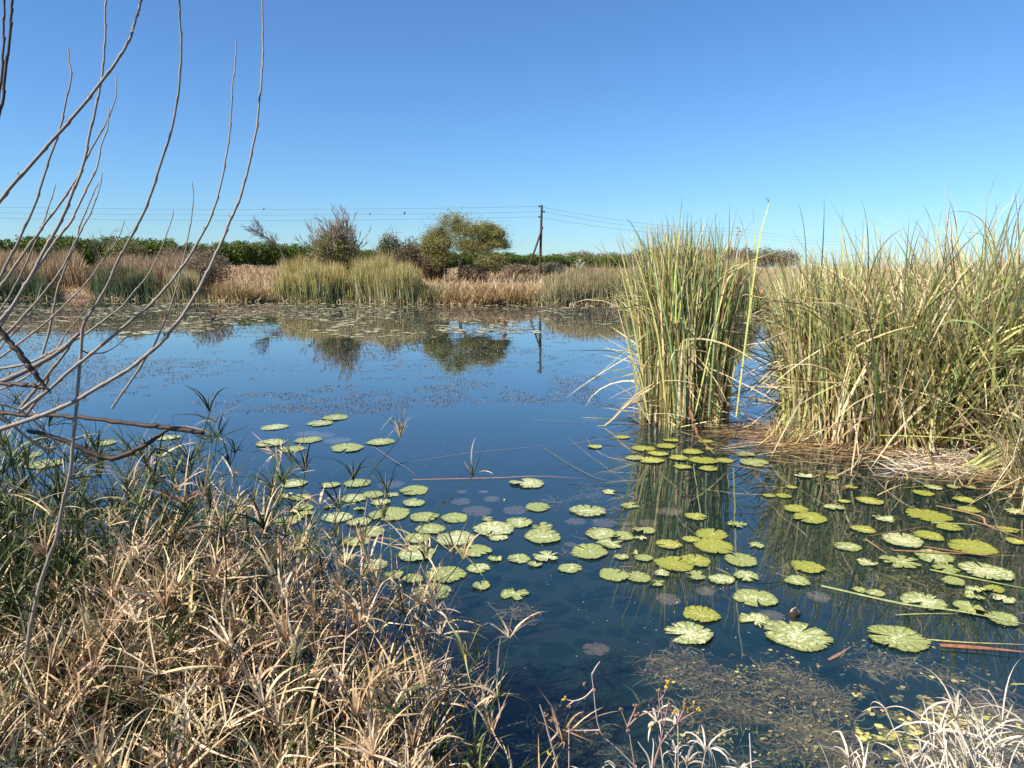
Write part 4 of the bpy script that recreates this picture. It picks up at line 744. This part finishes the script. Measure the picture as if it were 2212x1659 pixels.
weed(1560, 1450, 190, 38, 1300, rot=.06); weed(1480, 1420, 120, 25, 400, rot=-.1); weed(1800, 1460, 190, 50, 2400, rot=.1); weed(1960, 1500, 260, 75, 5200, rot=.12); weed(2080, 1580, 200, 75, 3600); weed(1900, 1610, 190, 40, 1900)
weed(1760, 1600, 120, 40, 1000, rot=.4); weed(1640, 1540, 150, 30, 900, rot=.3); weed(1350, 1560, 210, 60, 900); weed(1450, 1610, 330, 55, 2600, cols=[(0.2, 0.17, 0.12), (0.26, 0.21, 0.15), (0.1, 0.08, 0.06)])
weed(1700, 1410, 260, 22, 700, rot=.05); weed(1560, 1235, 260, 30, 700); weed(1900, 1260, 230, 40, 800); weed(1480, 1185, 140, 25, 600, cols=[(0.3, 0.17, 0.09), (0.2, 0.13, 0.08), (0.15, 0.1, 0.06)]); weed(2020, 1150, 230, 40, 900, cols=[(0.3, 0.17, 0.09), (0.2, 0.15, 0.08), (0.15, 0.14, 0.06)]); weed(1180, 1190, 200, 20, 260); weed(880, 1120, 120, 14, 90)
def flakes(cx, cy, rx, ry, n, cols, wts, size=(.004, .014), zr=(-.02, .003), rot=0):
    a = U(0, 6.28, n); r_ = rng.random(n) ** .6; u, v = r_ * np.cos(a) * rx, r_ * np.sin(a) * ry; x = cx + u * math.cos(rot) - v * math.sin(rot); y = cy + u * math.sin(rot) + v * math.cos(rot)
    p = np.array([PZ(q1, q2) for q1, q2 in zip(x, y)]); p = p[vnoise(p[:, 0] + 7, p[:, 1], .33) * .4 + vnoise(p[:, 0], p[:, 1], .07) * .6 > .52]; p[:, 2] = U(zr[0], zr[1], len(p)); k = len(p); an = U(0, 6.28, (k, 1)) + np.arange(6) * 1.047; rr = U(size[0], size[1], (k, 1)) * U(.5, 1.2, (k, 6))
    V = p[:, None] + np.stack([np.cos(an) * rr, np.sin(an) * rr, U(0, .002, (k, 6))], -1); i0 = np.arange(k)[:, None] * 6
    mb.add(V.reshape(-1, 3), q=np.concatenate([i0 + [0, 1, 2, 3], i0 + [0, 3, 4, 5]]), c=np.repeat(pick(cols, wts, k, .25), 6, 0))
YA = [(0.62, 0.56, 0.16), (0.48, 0.40, 0.17), (0.30, 0.23, 0.12)]
flakes(2000, 1520, 170, 60, 2200, YA, [1.6, 2, 3], (.005, .02)); flakes(1930, 1590, 90, 50, 600, YA, [3, 1, 1], (.006, .024)); flakes(1650, 1600, 200, 50, 500, YA, [1, 2, 2]); flakes(2130, 1600, 110, 60, 700, YA, [1, 2, 2])
flakes(1850, 1480, 300, 100, 1300, YA, [.25, 2, 4]); flakes(1600, 1450, 200, 50, 450, YA, [.5, 2, 3])
flakes(1550, 1330, 640, 290, 420, [(0.6, 0.6, 0.55), (0.45, 0.42, 0.32)], [1, 1], (.002, .006), (.002, .004)); flakes(1000, 1090, 500, 160, 200, [(0.6, 0.6, 0.55), (0.45, 0.42, 0.32)], [1, 1], (.002, .006), (.002, .004))
flakes(1480, 1200, 260, 60, 300, [(0.3, 0.18, 0.1), (0.4, 0.35, 0.15)], [1, 1]); flakes(2000, 1180, 260, 80, 400, [(0.3, 0.18, 0.1), (0.4, 0.38, 0.15)], [1, 1])
tag(mb.build('water_weed', M_weed), 'tangled brown and yellow water weed just under the surface', 'water weed', kind='stuff')

# dark stump-like stone breaking the surface
p = PZ(1716, 1330); mb = MB(); r2 = np.random.default_rng(5)
ths = np.linspace(0, 6.283, 13)[:-1]; lv = [(-.03, 1.1), (.0, 1.05), (.022, .95), (.05, .72), (.07, .45), (.078, .2)]
V = []; Cc = []
for li, (z, s_) in enumerate(lv):
    for j, t in enumerate(ths): V.append([.036 * s_ * math.cos(t) * r2.uniform(.7, 1.3), .03 * s_ * math.sin(t) * r2.uniform(.7, 1.3), z * .72 + r2.uniform(-.006, .006)]); Cc.append((0.6, 0.56, 0.5) if (li >= 3 and (j in (0, 11, 6))) else (0.03, 0.022, 0.018))
V.append([.008, 0, .058]); Cc.append((.7, .68, .62)); q = [[l * 12 + j, l * 12 + (j + 1) % 12, (l + 1) * 12 + (j + 1) % 12, (l + 1) * 12 + j] for l in range(5) for j in range(12)]
mb.add(V, q=q, t=[[60 + j, 60 + (j + 1) % 12, 72] for j in range(12)], c=np.array(Cc)); o = mb.build('seed_head', M_bark); o.location = tuple(p); tag(o, 'black and white rotting lily seed head poking out of the water', 'seed head', 'dead lily seed heads')
for (x, y), lab in [((958, 1085), 'tiny dark red lily bud at the tip of a sunken leaf'), ((1090, 1081), 'small pale broken seed head above the central patch'), ((1635, 1297), 'small brown snail shaped seed head beside the yellow pads')]:
    p = PZ(x, y); mb = MB(); body(mb, (0, 0, .006), (.018, .013, .012), (0.10, 0.04, 0.03) if x == 958 else (0.38, 0.32, 0.2), U(0, 3), 8); o = mb.build('seed_head', M_bark, smooth=True); o.location = tuple(p); tag(o, lab, 'seed head', 'dead lily seed heads')

# ================================================================ NEAR LEFT: BARE SHRUB
root = empty('bare_shrub', PD(80, 1290, 2.5), 'leafless shrub with long pale whip shoots arching over the left', 'shrub')
SH = [
 ('branch', [(310, -45), (306, -5), (290, 55), (269, 105), (223, 172), (155, 256), (80, 340), (0, 433), (-70, 520)], 2.0, 2.0, 3.2, 5.6, .55),
 ('branch', [(232, -60), (229, -5), (227, 67), (223, 143), (212, 210), (195, 286), (181, 353), (164, 399), (139, 462), (105, 525), (71, 588), (25, 664), (-20, 715)], 2.2, 2.1, 2.2, 6.0, .55),
 ('branch', [(148, 101), (149, 134), (154, 160), (145, 210), (130, 277), (101, 361), (80, 429), (46, 508), (17, 567), (-15, 625)], 2.3, 2.2, 1.6, 4.4, .5),
 ('branch', [(248, 162), (251, 202), (235, 252), (218, 286), (185, 345), (160, 395), (122, 450), (88, 496), (55, 542), (21, 592), (-20, 650)], 2.5, 2.3, 1.4, 4.8, .5),
 ('branch', [(235, 231), (233, 273), (218, 319), (206, 370), (181, 420), (155, 475), (130, 508), (97, 555), (67, 597), (20, 675), (-20, 730)], 2.45, 2.2, 1.5, 5.5, .5),
 ('branch', [(222, 372), (212, 416), (197, 458), (176, 496), (155, 538), (134, 580), (97, 630), (38, 697), (-20, 755)], 2.6, 2.4, 1.4, 4.2, .5),
 ('branch', [(214, 395), (204, 412), (191, 445), (174, 483), (164, 525), (139, 584), (122, 634), (111, 697), (90, 772)], 2.6, 2.5, 1.3, 3.8, .45),
 ('trunk', [(386, -60), (386, -5), (388, 20), (391, 84), (387, 185), (372, 273), (340, 378), (311, 458), (273, 529), (252, 571), (227, 626), (193, 680), (178, 712), (172, 800), (165, 880), (160, 930), (153, 1010), (138, 1080), (122, 1160), (104, 1210), (79, 1290), (62, 1380), (50, 1480), (44, 1560)], 2.2, 2.45, 2.4, 7.0, .62),
 ('branch', [(510, 86), (508, 139), (502, 193), (498, 269), (489, 336), (473, 416), (454, 471), (429, 521), (391, 580), (340, 643), (281, 695), (242, 727), (196, 765), (150, 802), (95, 850), (40, 890)], 2.5, 2.3, 1.5, 6.0, .58),
 ('branch', [(568, -60), (566, -5), (568, 84), (567, 143), (562, 202), (555, 273), (538, 353), (521, 420), (500, 471), (479, 521), (454, 576), (424, 634), (392, 685), (343, 744), (284, 793), (225, 829), (163, 865), (98, 894), (0, 927), (-50, 940)], 2.4, 2.1, 1.7, 7.6, .6),
 ('branch', [(416, 391), (417, 437), (410, 496), (397, 555), (389, 592), (378, 634), (359, 685), (333, 744), (314, 776), (278, 829), (242, 882)], 2.7, 2.6, 1.2, 3.8, .4),
 ('branch', [(376, 454), (361, 504), (328, 580), (290, 630), (261, 664), (229, 688), (186, 721), (140, 745), (65, 783), (-20, 800)], 2.5, 2.35, 1.3, 4.4, .5),
 ('branch', [(271, 474), (252, 521), (218, 567), (185, 613), (139, 660), (101, 695), (60, 728), (0, 772), (-30, 790)], 2.6, 2.4, 1.3, 4.0, .45),
 ('branch', [(197, 643), (180, 675), (147, 714), (124, 750), (60, 812), (-20, 850)], 2.6, 2.5, 1.2, 3.4, .45),
 ('branch', [(30, -60), (27, -5), (22, 60), (10, 180), (3, 230), (-25, 330)], 1.6, 1.6, 3.6, 4.6, .35),
 ('branch', [(10, -60), (8, -5), (9, 70), (4, 150), (-8, 260)], 1.6, 1.6, 2.6, 3.8, .3),
 ('branch', [(296, 701), (261, 740), (229, 760), (193, 763), (175, 755)], 2.6, 2.35, .9, 2.6, .35),
 ('branch', [(173, 718), (131, 757), (65, 796), (-40, 845)], 2.35, 2.3, 6.0, 9.0, .4),
 ('branch', [(163, 727), (140, 762), (98, 816), (42, 884)], 2.4, 2.5, 3.5, 5.5, .5),
 ('branch', [(110, 800), (90, 850), (59, 893)], 2.55, 2.6, 3.5, 5.0, .5),
 ('branch', [(-20, 880), (33, 923), (65, 950), (95, 969), (118, 968)], 2.2, 2.3, 5.0, 4.0, .62),
 ('branch', [(-20, 868), (40, 885), (85, 920), (130, 965)], 2.2, 2.3, 3.5, 2.5, .6),
 ('branch', [(-20, 700), (20, 640), (60, 560), (98, 470), (120, 400)], 2.6, 2.7, 3.2, 1.4, .45),
 ('branch', [(-20, 790), (10, 740), (60, 690), (80, 650), (92, 610)], 2.6, 2.7, 3.0, 1.2, .45)]
for name, pts, d0, d1, w0, w1, br_ in SH:
    pts = np.array(pts, float); n = max(int(np.linalg.norm(np.diff(pts, axis=0), axis=1).sum() / 7), 12); n = min(n, 170); pp = spline(pts, n)
    dd = np.linspace(d0, d1, n); P3 = np.array([PD(x, y, d) for (x, y), d in zip(pp, dd)]); wd = np.linspace(w0, w1, n)
    # nodes along the whip: swellings and small changes of direction
    node = np.zeros(n); i = rng.integers(2, 5)
    while i < n - 1:
        node[i] = 1; i += rng.integers(5, 9)
    off = np.cumsum(node * rng.choice([-1, 1], n)); off = (off - np.convolve(np.pad(off, 6, 'edge'), np.ones(13) / 13, 'valid')) * .0022; P3[:, 0] += off
    rad = wd / F * dd * .68 * (1 + .30 * node); rad[0] *= .3
    mb = MB(); base = np.array([(0.50, 0.43, 0.35), (0.30, 0.24, 0.20), (0.44, 0.37, 0.28), (0.13, 0.09, 0.07)][0 if br_ >= .55 else (2 if br_ >= .4 else 3)]); 
    if name == 'branch' and w1 == 9.0: base = np.array((0.34, 0.28, 0.23))
    cc = np.clip(base * (0.62 + .38 * np.clip(np.linspace(0, 1, n) * 1.5, 0, 1)[:, None]) * (1 - .45 * node[:, None]) * (1 + rng.normal(0, .06, (n, 1))), 0, 1); tubes(mb, P3, rad, np.repeat(cc, 7, 0), 7)
    for i in np.where(node > 0)[0]:
        s_ = 1 if rng.random() < .5 else -1; body(mb, P3[i] + [s_ * rad[i] * .85, 0, rad[i] * .8], (rad[i] * .45, rad[i] * .5, rad[i] * .9), (0.26, 0.19, 0.13), 0, 5)
    mb.build(name, M_shoot, root, root.location, smooth=True)
# dead broken branches lying through it
DB = [('dark dead branch jutting over the water with a broken square end', [(-40, 893), (0, 891), (65, 897), (163, 900), (278, 915), (353, 923), (441, 935)], 2.7, [5, 5, 4.5, 4.5, 5, 6, 5.5], [[(363, 928), (327, 953), (278, 979), (229, 989), (183, 972), (120, 945), (60, 930)], 2.75, [4, 5, 6, 6, 6, 5, 4]]),
      ('thick brown broken branch slanting down across the shrub base', [(-60, 655), (0, 714), (49, 773), (80, 812), (108, 850)], 2.1, [6, 6.5, 6.5, 5.5, 2], None),
      ('short dark charred stick lying level by the shrub', [(-30, 822), (7, 829), (60, 832), (98, 838)], 2.15, [4, 4.5, 5, 3.5], None)]
for lab, pts, D, wd, fork in DB:
    P3 = np.array([PD(x, y, D) for x, y in pts]); rt = empty('dead_branch', P3[0], lab, 'dead branch', 'dead branches by the shrub')
    for nm, pq, Dq, wq in [('limb', pts, D, wd)] + ([('fork', *fork)] if fork else []):
        n = 40; pp = spline(np.array([PD(x, y, Dq) for x, y in pq]), n); pp[1:-1] += rng.normal(0, .0018, (n - 2, 3)); wv = np.interp(np.linspace(0, 1, n), np.linspace(0, 1, len(wq)), wq); mb = MB()
        tubes(mb, pp, wv / F * Dq * (1 + rng.normal(0, .07, n)), np.repeat(np.clip(np.array([[0.085, 0.058, 0.042]]) * (1 + rng.normal(0, .3, (n, 1))), .02, .5), 7, 0), 7); mb.build(nm, M_shoot, rt, rt.location, smooth=False)

# ================================================================ NEAR LEFT: SEDGE
EX = [-5, -3, -1.75, -1.05, -0.6, -0.35, -0.15, -.10]; EY = [4.6, 4.25, 4.0, 3.6, 3.15, 2.8, 2.45, 1.6]; ET = [1.42, 1.36, 1.14, 1.0, 0.95, 0.78, 0.55, .5]
DRYC = [(0.64, 0.47, 0.29), (0.76, 0.60, 0.39), (0.36, 0.21, 0.11), (0.58, 0.44, 0.21)]; GRC = [(0.045, 0.075, 0.022), (0.085, 0.12, 0.034), (0.025, 0.042, 0.018), (0.26, 0.25, 0.09)]
def sedge(xy, ztop, pg, root_name, label, nbr=(9, 15), bl=(.10, .30), bw=.0082, lean=.22, droop=.6, bleach=False, curlk=0.0, nleaf=4, group='sedge clumps on the near bank', tilt=(0, 0)):
    n = len(xy); zb = np.maximum(gz(xy[:, 0], xy[:, 1]), -.25); base = np.concatenate([xy, zb[:, None] - .03], 1); L = np.maximum(ztop - zb, .2) * U(.6, 1.08, n)
    g = rng.random(n) < pg; lx = rng.normal(tilt[0], lean, n); ly = rng.normal(tilt[1], lean, n)
    P, T, A = paths(base, np.arctan2(ly, lx), np.hypot(lx, ly), L, np.abs(rng.normal(0, .35, n)), 7)
    dc = pick([(0.66, 0.57, 0.44), (0.6, 0.5, 0.37)], [1, 1], n) if bleach else pick(DRYC, [3, 3, 2, 2], n); gc = pick(GRC, [3, 3, 2, 1.5], n)
    sc_ = np.where(g[:, None], gc, dc)
    loc = np.array([xy[:, 0].mean(), xy[:, 1].mean(), float(np.maximum(zb.mean(), 0))]); rt = empty(root_name, loc, label, 'sedge', group)
    m = MB(); tubes(m, P, np.linspace(.0042, .0026, 8)[None] * U(.7, 1.2, (n, 1)), np.repeat(sc_ * .95, 8 * 4, 0), 4) if n > 1 else None
    m.build('stems', M_dry, rt, loc)
    m = MB(); nb = rng.integers(nbr[0], nbr[1] + 1, n); k = np.repeat(np.arange(n), nb); N = len(k); tip = P[k, -1]; up = rng.random(N)
    le = np.clip(rng.normal(.75, .35, N), .05, 1.6) ; azz = U(0, 6.28, N); tight = (rng.random(n) < .35)[k]; le = np.where(tight, le * .4, le)
    bd_ = np.abs(rng.normal(droop, .5, N)) + curlk * U(1.5, 4.5, N); kt = np.full(N, 2.); ka = np.zeros(N); kk = rng.random(N) < .18; kt[kk] = U(.2, .7, kk.sum()); ka[kk] = U(.6, 1.6, kk.sum())
    Q, TT, AA = paths(tip, azz, le, U(bl[0], bl[1], N), bd_, 7, kt, ka, rng.normal(0, .5, N), p=1.3)
    c0 = sc_[k] * (1 + rng.uniform(-.2, .2, (N, 1))); dt = (pick([(0.66, 0.57, 0.44)], [1], N) if bleach else pick(DRYC, [3, 3, 2, 2], N)); c1 = np.where((g[k] & (rng.random(N) < .82))[:, None], c0, dt)
    ribbon(m, Q, TT, AA, bw * U(.6, 1.4, N), rng.normal(0, .6, N), c0, c1, tw=rng.normal(0, .8, N), w0=.6, tp=.8)
    # long basal leaves
    if nleaf:
        k = np.repeat(np.arange(n), nleaf); N = len(k); fr = U(0, .7, N); i0 = (fr * 7).astype(int); st = P[k, i0]
        Q, TT, AA = paths(st, U(0, 6.28, N), U(.1, .8, N), U(.25, .6, N) * np.clip(L[k], .4, 1.2), np.abs(rng.normal(.7, .6, N)), 7, p=1.3); Q[..., 2] = np.maximum(Q[..., 2], .004)
        gg = rng.random(N) < pg * .9; c0 = np.where(gg[:, None], pick(GRC, [3, 3, 2, 2], N), (pick([(0.66, 0.57, 0.44)], [1], N) if bleach else pick(DRYC, [3, 2, 3, 3], N)))
        ribbon(m, Q, TT, AA, bw * U(.6, 1.3, N), rng.normal(0, .7, N), c0 * .85, c0, tw=rng.normal(0, .8, N), w0=.7, tp=.7)
    m.build('leaves', M_dry, rt, loc); return rt
seeds = [(-.12, 2.3, 'straw sedge clump at the right tip of the bank, spiky bracts over dark water', .28, 1.0), (-.35, 2.75, 'straw sedge clump just above the right tip of the bank', .25, 1.0),
 (-.62, 3.05, 'pinkish straw sedge clump standing against the lily pads', .10, 1.0), (-1.05, 3.3, 'dense dry sedge clump below the ragged left pads', .06, 1.02), (-1.5, 3.65, 'dark tufted sedge clump at the water behind the dry mass', .5, 1.05),
 (-2.0, 3.9, 'green stemmed sedge clump with open water showing through', .9, 1.0), (-2.7, 4.0, 'tall green sedge clump behind the shrub stem', .9, 1.0), (-.55, 2.3, 'broad pale dry sedge clump in the middle of the lower bank', .15, .92),
 (-1.05, 2.7, 'arching dry sedge clump leaning over to the left', .06, .95), (-1.6, 3.05, 'dark sedge clump in the shaded hollow below the shrub stem', .92, .68), (-2.2, 3.2, 'mixed green sedge clump at the left edge of the photo', .9, .8), (-.9, 2.0, 'low yellow green sedge clump at the bottom of the photo', .4, .75), (-1.4, 2.3, 'brown sedge clump in the lower left corner', .18, .72), (-1.9, 2.6, 'low tangled sedge clump at the lower left edge', .35, .72)]
n = 2500; Xs = U(-3.8, -.05, n); Ys = U(1.75, 4.3, n); ed = np.interp(Xs, EX, EY); ok = (Ys < ed) & (Xs > -0.85 * Ys - .15); Xs, Ys = Xs[ok], Ys[ok]; own = np.argmin((Xs[:, None] - [s[0] for s in seeds]) ** 2 + (Ys[:, None] - [s[1] for s in seeds]) ** 2, 1)
for i, (sx, sy, lab, pg, hf) in enumerate(seeds):
    m_ = own == i
    if m_.sum() < 4: continue
    xy = np.stack([Xs[m_], Ys[m_]], 1)
    if i in (5, 6): xy = xy[rng.random(len(xy)) < .75]
    zt = np.interp(xy[:, 0], EX, ET) * hf * (.85 + .3 * vnoise(xy[:, 0], xy[:, 1], .35))
    sedge(xy, zt, pg, 'sedge_clump', lab, tilt=(-.28, 0) if i in (8, 3) else (-.05, 0) if i not in (0, 1) else (.03, -.02))
n_ = 95; xy = np.stack([U(-2.3, -1.0, n_), U(2.75, 3.6, n_)], 1); xy = xy[xy[:, 0] < -.38 * xy[:, 1] + .1]
sedge(xy, 1.25 + .3 * rng.random(len(xy)) - .22 * (xy[:, 0] + 1.8), .72, 'sedge_clump', 'tall tangled half dry sedge clump growing through the base of the shrub', (7, 12), (.10, .30), .007, .3, .8, nleaf=5)
n_ = 90; xy = np.stack([U(-2.9, -1.3, n_), U(3.1, 4.2, n_)], 1)
sedge(xy, 1.3 + .25 * rng.random(len(xy)), .92, 'sedge_clump', 'dark green sedge clump right at the water behind the dead branch', (8, 13), (.12, .30), .008, .22, .7, nleaf=3)
# undergrowth mat, its colours set dark to stand in for deep shade
mb = MB(); n = 12000; X = U(-3.8, -.1, n); Y = U(1.5, 4.2, n); ok = (Y < np.interp(X, EX, EY) - .02); X, Y = X[ok], Y[ok]; n = len(X); gg = rng.random(n) < np.where(X < -1.2, .75, .3)
cc = np.where(gg[:, None], pick(GRC, [3, 2, 3, 1], n), pick([(0.20, 0.13, 0.07), (0.34, 0.22, 0.12), (0.12, 0.08, 0.045)], [2, 2, 3], n)); blades(mb, np.stack([X, Y], 1), U(.2, .75, n), .007, cc * .8, cc, .35, .8, 6)
tag(mb.build('undergrowth', M_dry), 'mat of dead and green grass under the sedge clumps', 'grass', kind='stuff')

# ---- bottom edge: bleached curled sedge and dead flower stalks
def tuft(cx, ytop, D, n, rad, label, curl=1.0, bl=(.08, .20), lean=.15, tilt=(0, 0), pg=0.0, nleaf=2, bw=.0075):
    p = PD(cx, ytop + 28, D); a = U(0, 6.28, n); r_ = np.sqrt(rng.random(n)) * rad; xy = np.stack([p[0] + r_ * np.cos(a), D + r_ * np.sin(a) * .6], 1)
    sedge(xy, np.full(n, p[2]), pg, 'dry_sedge', label, (6, 11), bl, bw, lean, .4, True, curl, nleaf, 'bleached sedge tufts along the bottom', tilt)
tuft(1310, 1622, 2.35, 7, .07, 'bleached curled sedge tuft, leftmost along the bottom edge', .8); tuft(1480, 1570, 2.35, 8, .06, 'bleached sedge tuft with tight looping leaves among dead stalks', .9)
tuft(1570, 1605, 2.35, 6, .06, 'small looping bleached sedge tuft right of the taller looping one', .9); tuft(1873, 1560, 2.45, 3, .02, 'lone pale sedge stem with drooping leaves at the bottom', .35)
tuft(1945, 1598, 2.45, 5, .05, 'short pale sedge tuft with a curled fuzzy head', .9); tuft(2060, 1575, 2.45, 12, .16, 'thick bleached sedge tuft left of the tallest corner one', .3, lean=.25)
tuft(2150, 1505, 2.6, 15, .14, 'tallest bleached sedge tuft in the lower right corner', .5, (.2, .4), .1); tuft(2215, 1580, 2.5, 12, .12, 'bleached sedge tuft cut by the right edge of the photo', .3)
tuft(1760, 1650, 2.3, 6, .12, 'tips of a low bleached tuft just above the bottom edge', .4)
def stalk(label, lines, D, buds, c=(0.36, 0.26, 0.20), r0=.0032):
    P0 = PD(*lines[0][0], D); rt = empty('dead_stalk', P0, label, 'weed stalk', 'dead flower stalks at the bottom')
    m = MB()
    for ln in lines:
        n = 18; pp = spline(np.array([PD(x, y, D) for x, y in ln]), n); tubes(m, pp, np.linspace(r0, r0 * .6, n), np.asarray([c]), 6)
    m.build('stem', M_shoot, rt, P0, smooth=True)
    for (x, y, col) in buds:
        m = MB(); q = PD(x, y, D)
        for _ in range(4): body(m, q + rng.normal(0, .004, 3), (.005, .005, .006), col, 0, 6)
        m.build('bud', M_fol, rt, P0, smooth=True)
YB = (0.62, 0.45, 0.08); RB = (0.34, 0.22, 0.14)
stalk('tall dead flower stalk with a forked tip and yellow side buds', [[(1390, 1690), (1374, 1659), (1334, 1617), (1295, 1577), (1282, 1488), (1278, 1454)], [(1279, 1456), (1288, 1440), (1296, 1429)], [(1282, 1488), (1263, 1506), (1240, 1514), (1221, 1510)], [(1240, 1514), (1232, 1520), (1228, 1524)], [(1295, 1577), (1260, 1578), (1215, 1577)]], 2.5, [(1221, 1510, YB), (1263, 1477, RB), (1228, 1524, RB), (1282, 1490, RB), (1293, 1583, RB), (1262, 1580, RB)], (0.48, 0.38, 0.33))
stalk('reddish dead stalk with leafless knobbly tip at the lower left of the gap', [[(1215, 1700), (1206, 1659), (1187, 1593), (1177, 1554), (1166, 1522)], [(1190, 1600), (1205, 1580), (1201, 1552)]], 2.4, [(1178, 1542, RB), (1190, 1558, RB), (1204, 1566, RB), (1200, 1640, YB), (1185, 1628, YB)], (0.42, 0.32, 0.27), .0045)
stalk('plain straight dead stalk beside the reddish knobbly one', [[(1229, 1700), (1229, 1659), (1229, 1572)]], 2.4, [], (0.5, 0.4, 0.34))
stalk('forked brown stalk with two straight arms and a curved one', [[(1376, 1700), (1371, 1656), (1361, 1593), (1355, 1570), (1342, 1534)], [(1355, 1570), (1366, 1545), (1376, 1522)], [(1355, 1570), (1382, 1546), (1413, 1537), (1439, 1541)]], 2.4, [(1342, 1533, RB), (1376, 1524, RB), (1356, 1578, RB), (1374, 1546, RB)], (0.38, 0.25, 0.19))
stalk('upright stalk with bright yellow buds at its forked top', [[(1400, 1700), (1424, 1614), (1434, 1567), (1445, 1512)], [(1432, 1562), (1424, 1514), (1422, 1493)], [(1424, 1514), (1434, 1500), (1440, 1475)]], 2.45, [(1440, 1484, YB), (1441, 1472, YB), (1447, 1523, RB), (1422, 1492, RB)], (0.34, 0.22, 0.19))
stalk('slanting stalk topped by a loose head of yellow and rust buds', [[(1400, 1690), (1426, 1611), (1463, 1562), (1508, 1533)], [(1463, 1562), (1478, 1530), (1480, 1518)], [(1463, 1562), (1458, 1542), (1457, 1536)]], 2.45, [(1508, 1533, YB), (1480, 1517, RB), (1457, 1539, YB), (1500, 1520, YB), (1485, 1532, YB), (1495, 1526, RB), (1408, 1572, YB), (1478, 1526, (0.40, 0.2, 0.10))], (0.36, 0.22, 0.19))
stalk('pale forked twig between the looping bleached tufts', [[(1410, 1700), (1402, 1640), (1385, 1612), (1378, 1602)], [(1408, 1660), (1412, 1610), (1410, 1595)]], 2.35, [], (0.66, 0.6, 0.52))
stalk('plain pale upright stick at the right of the looping tufts', [[(1625, 1700), (1622, 1640), (1619, 1584)]], 2.35, [], (0.66, 0.6, 0.52))
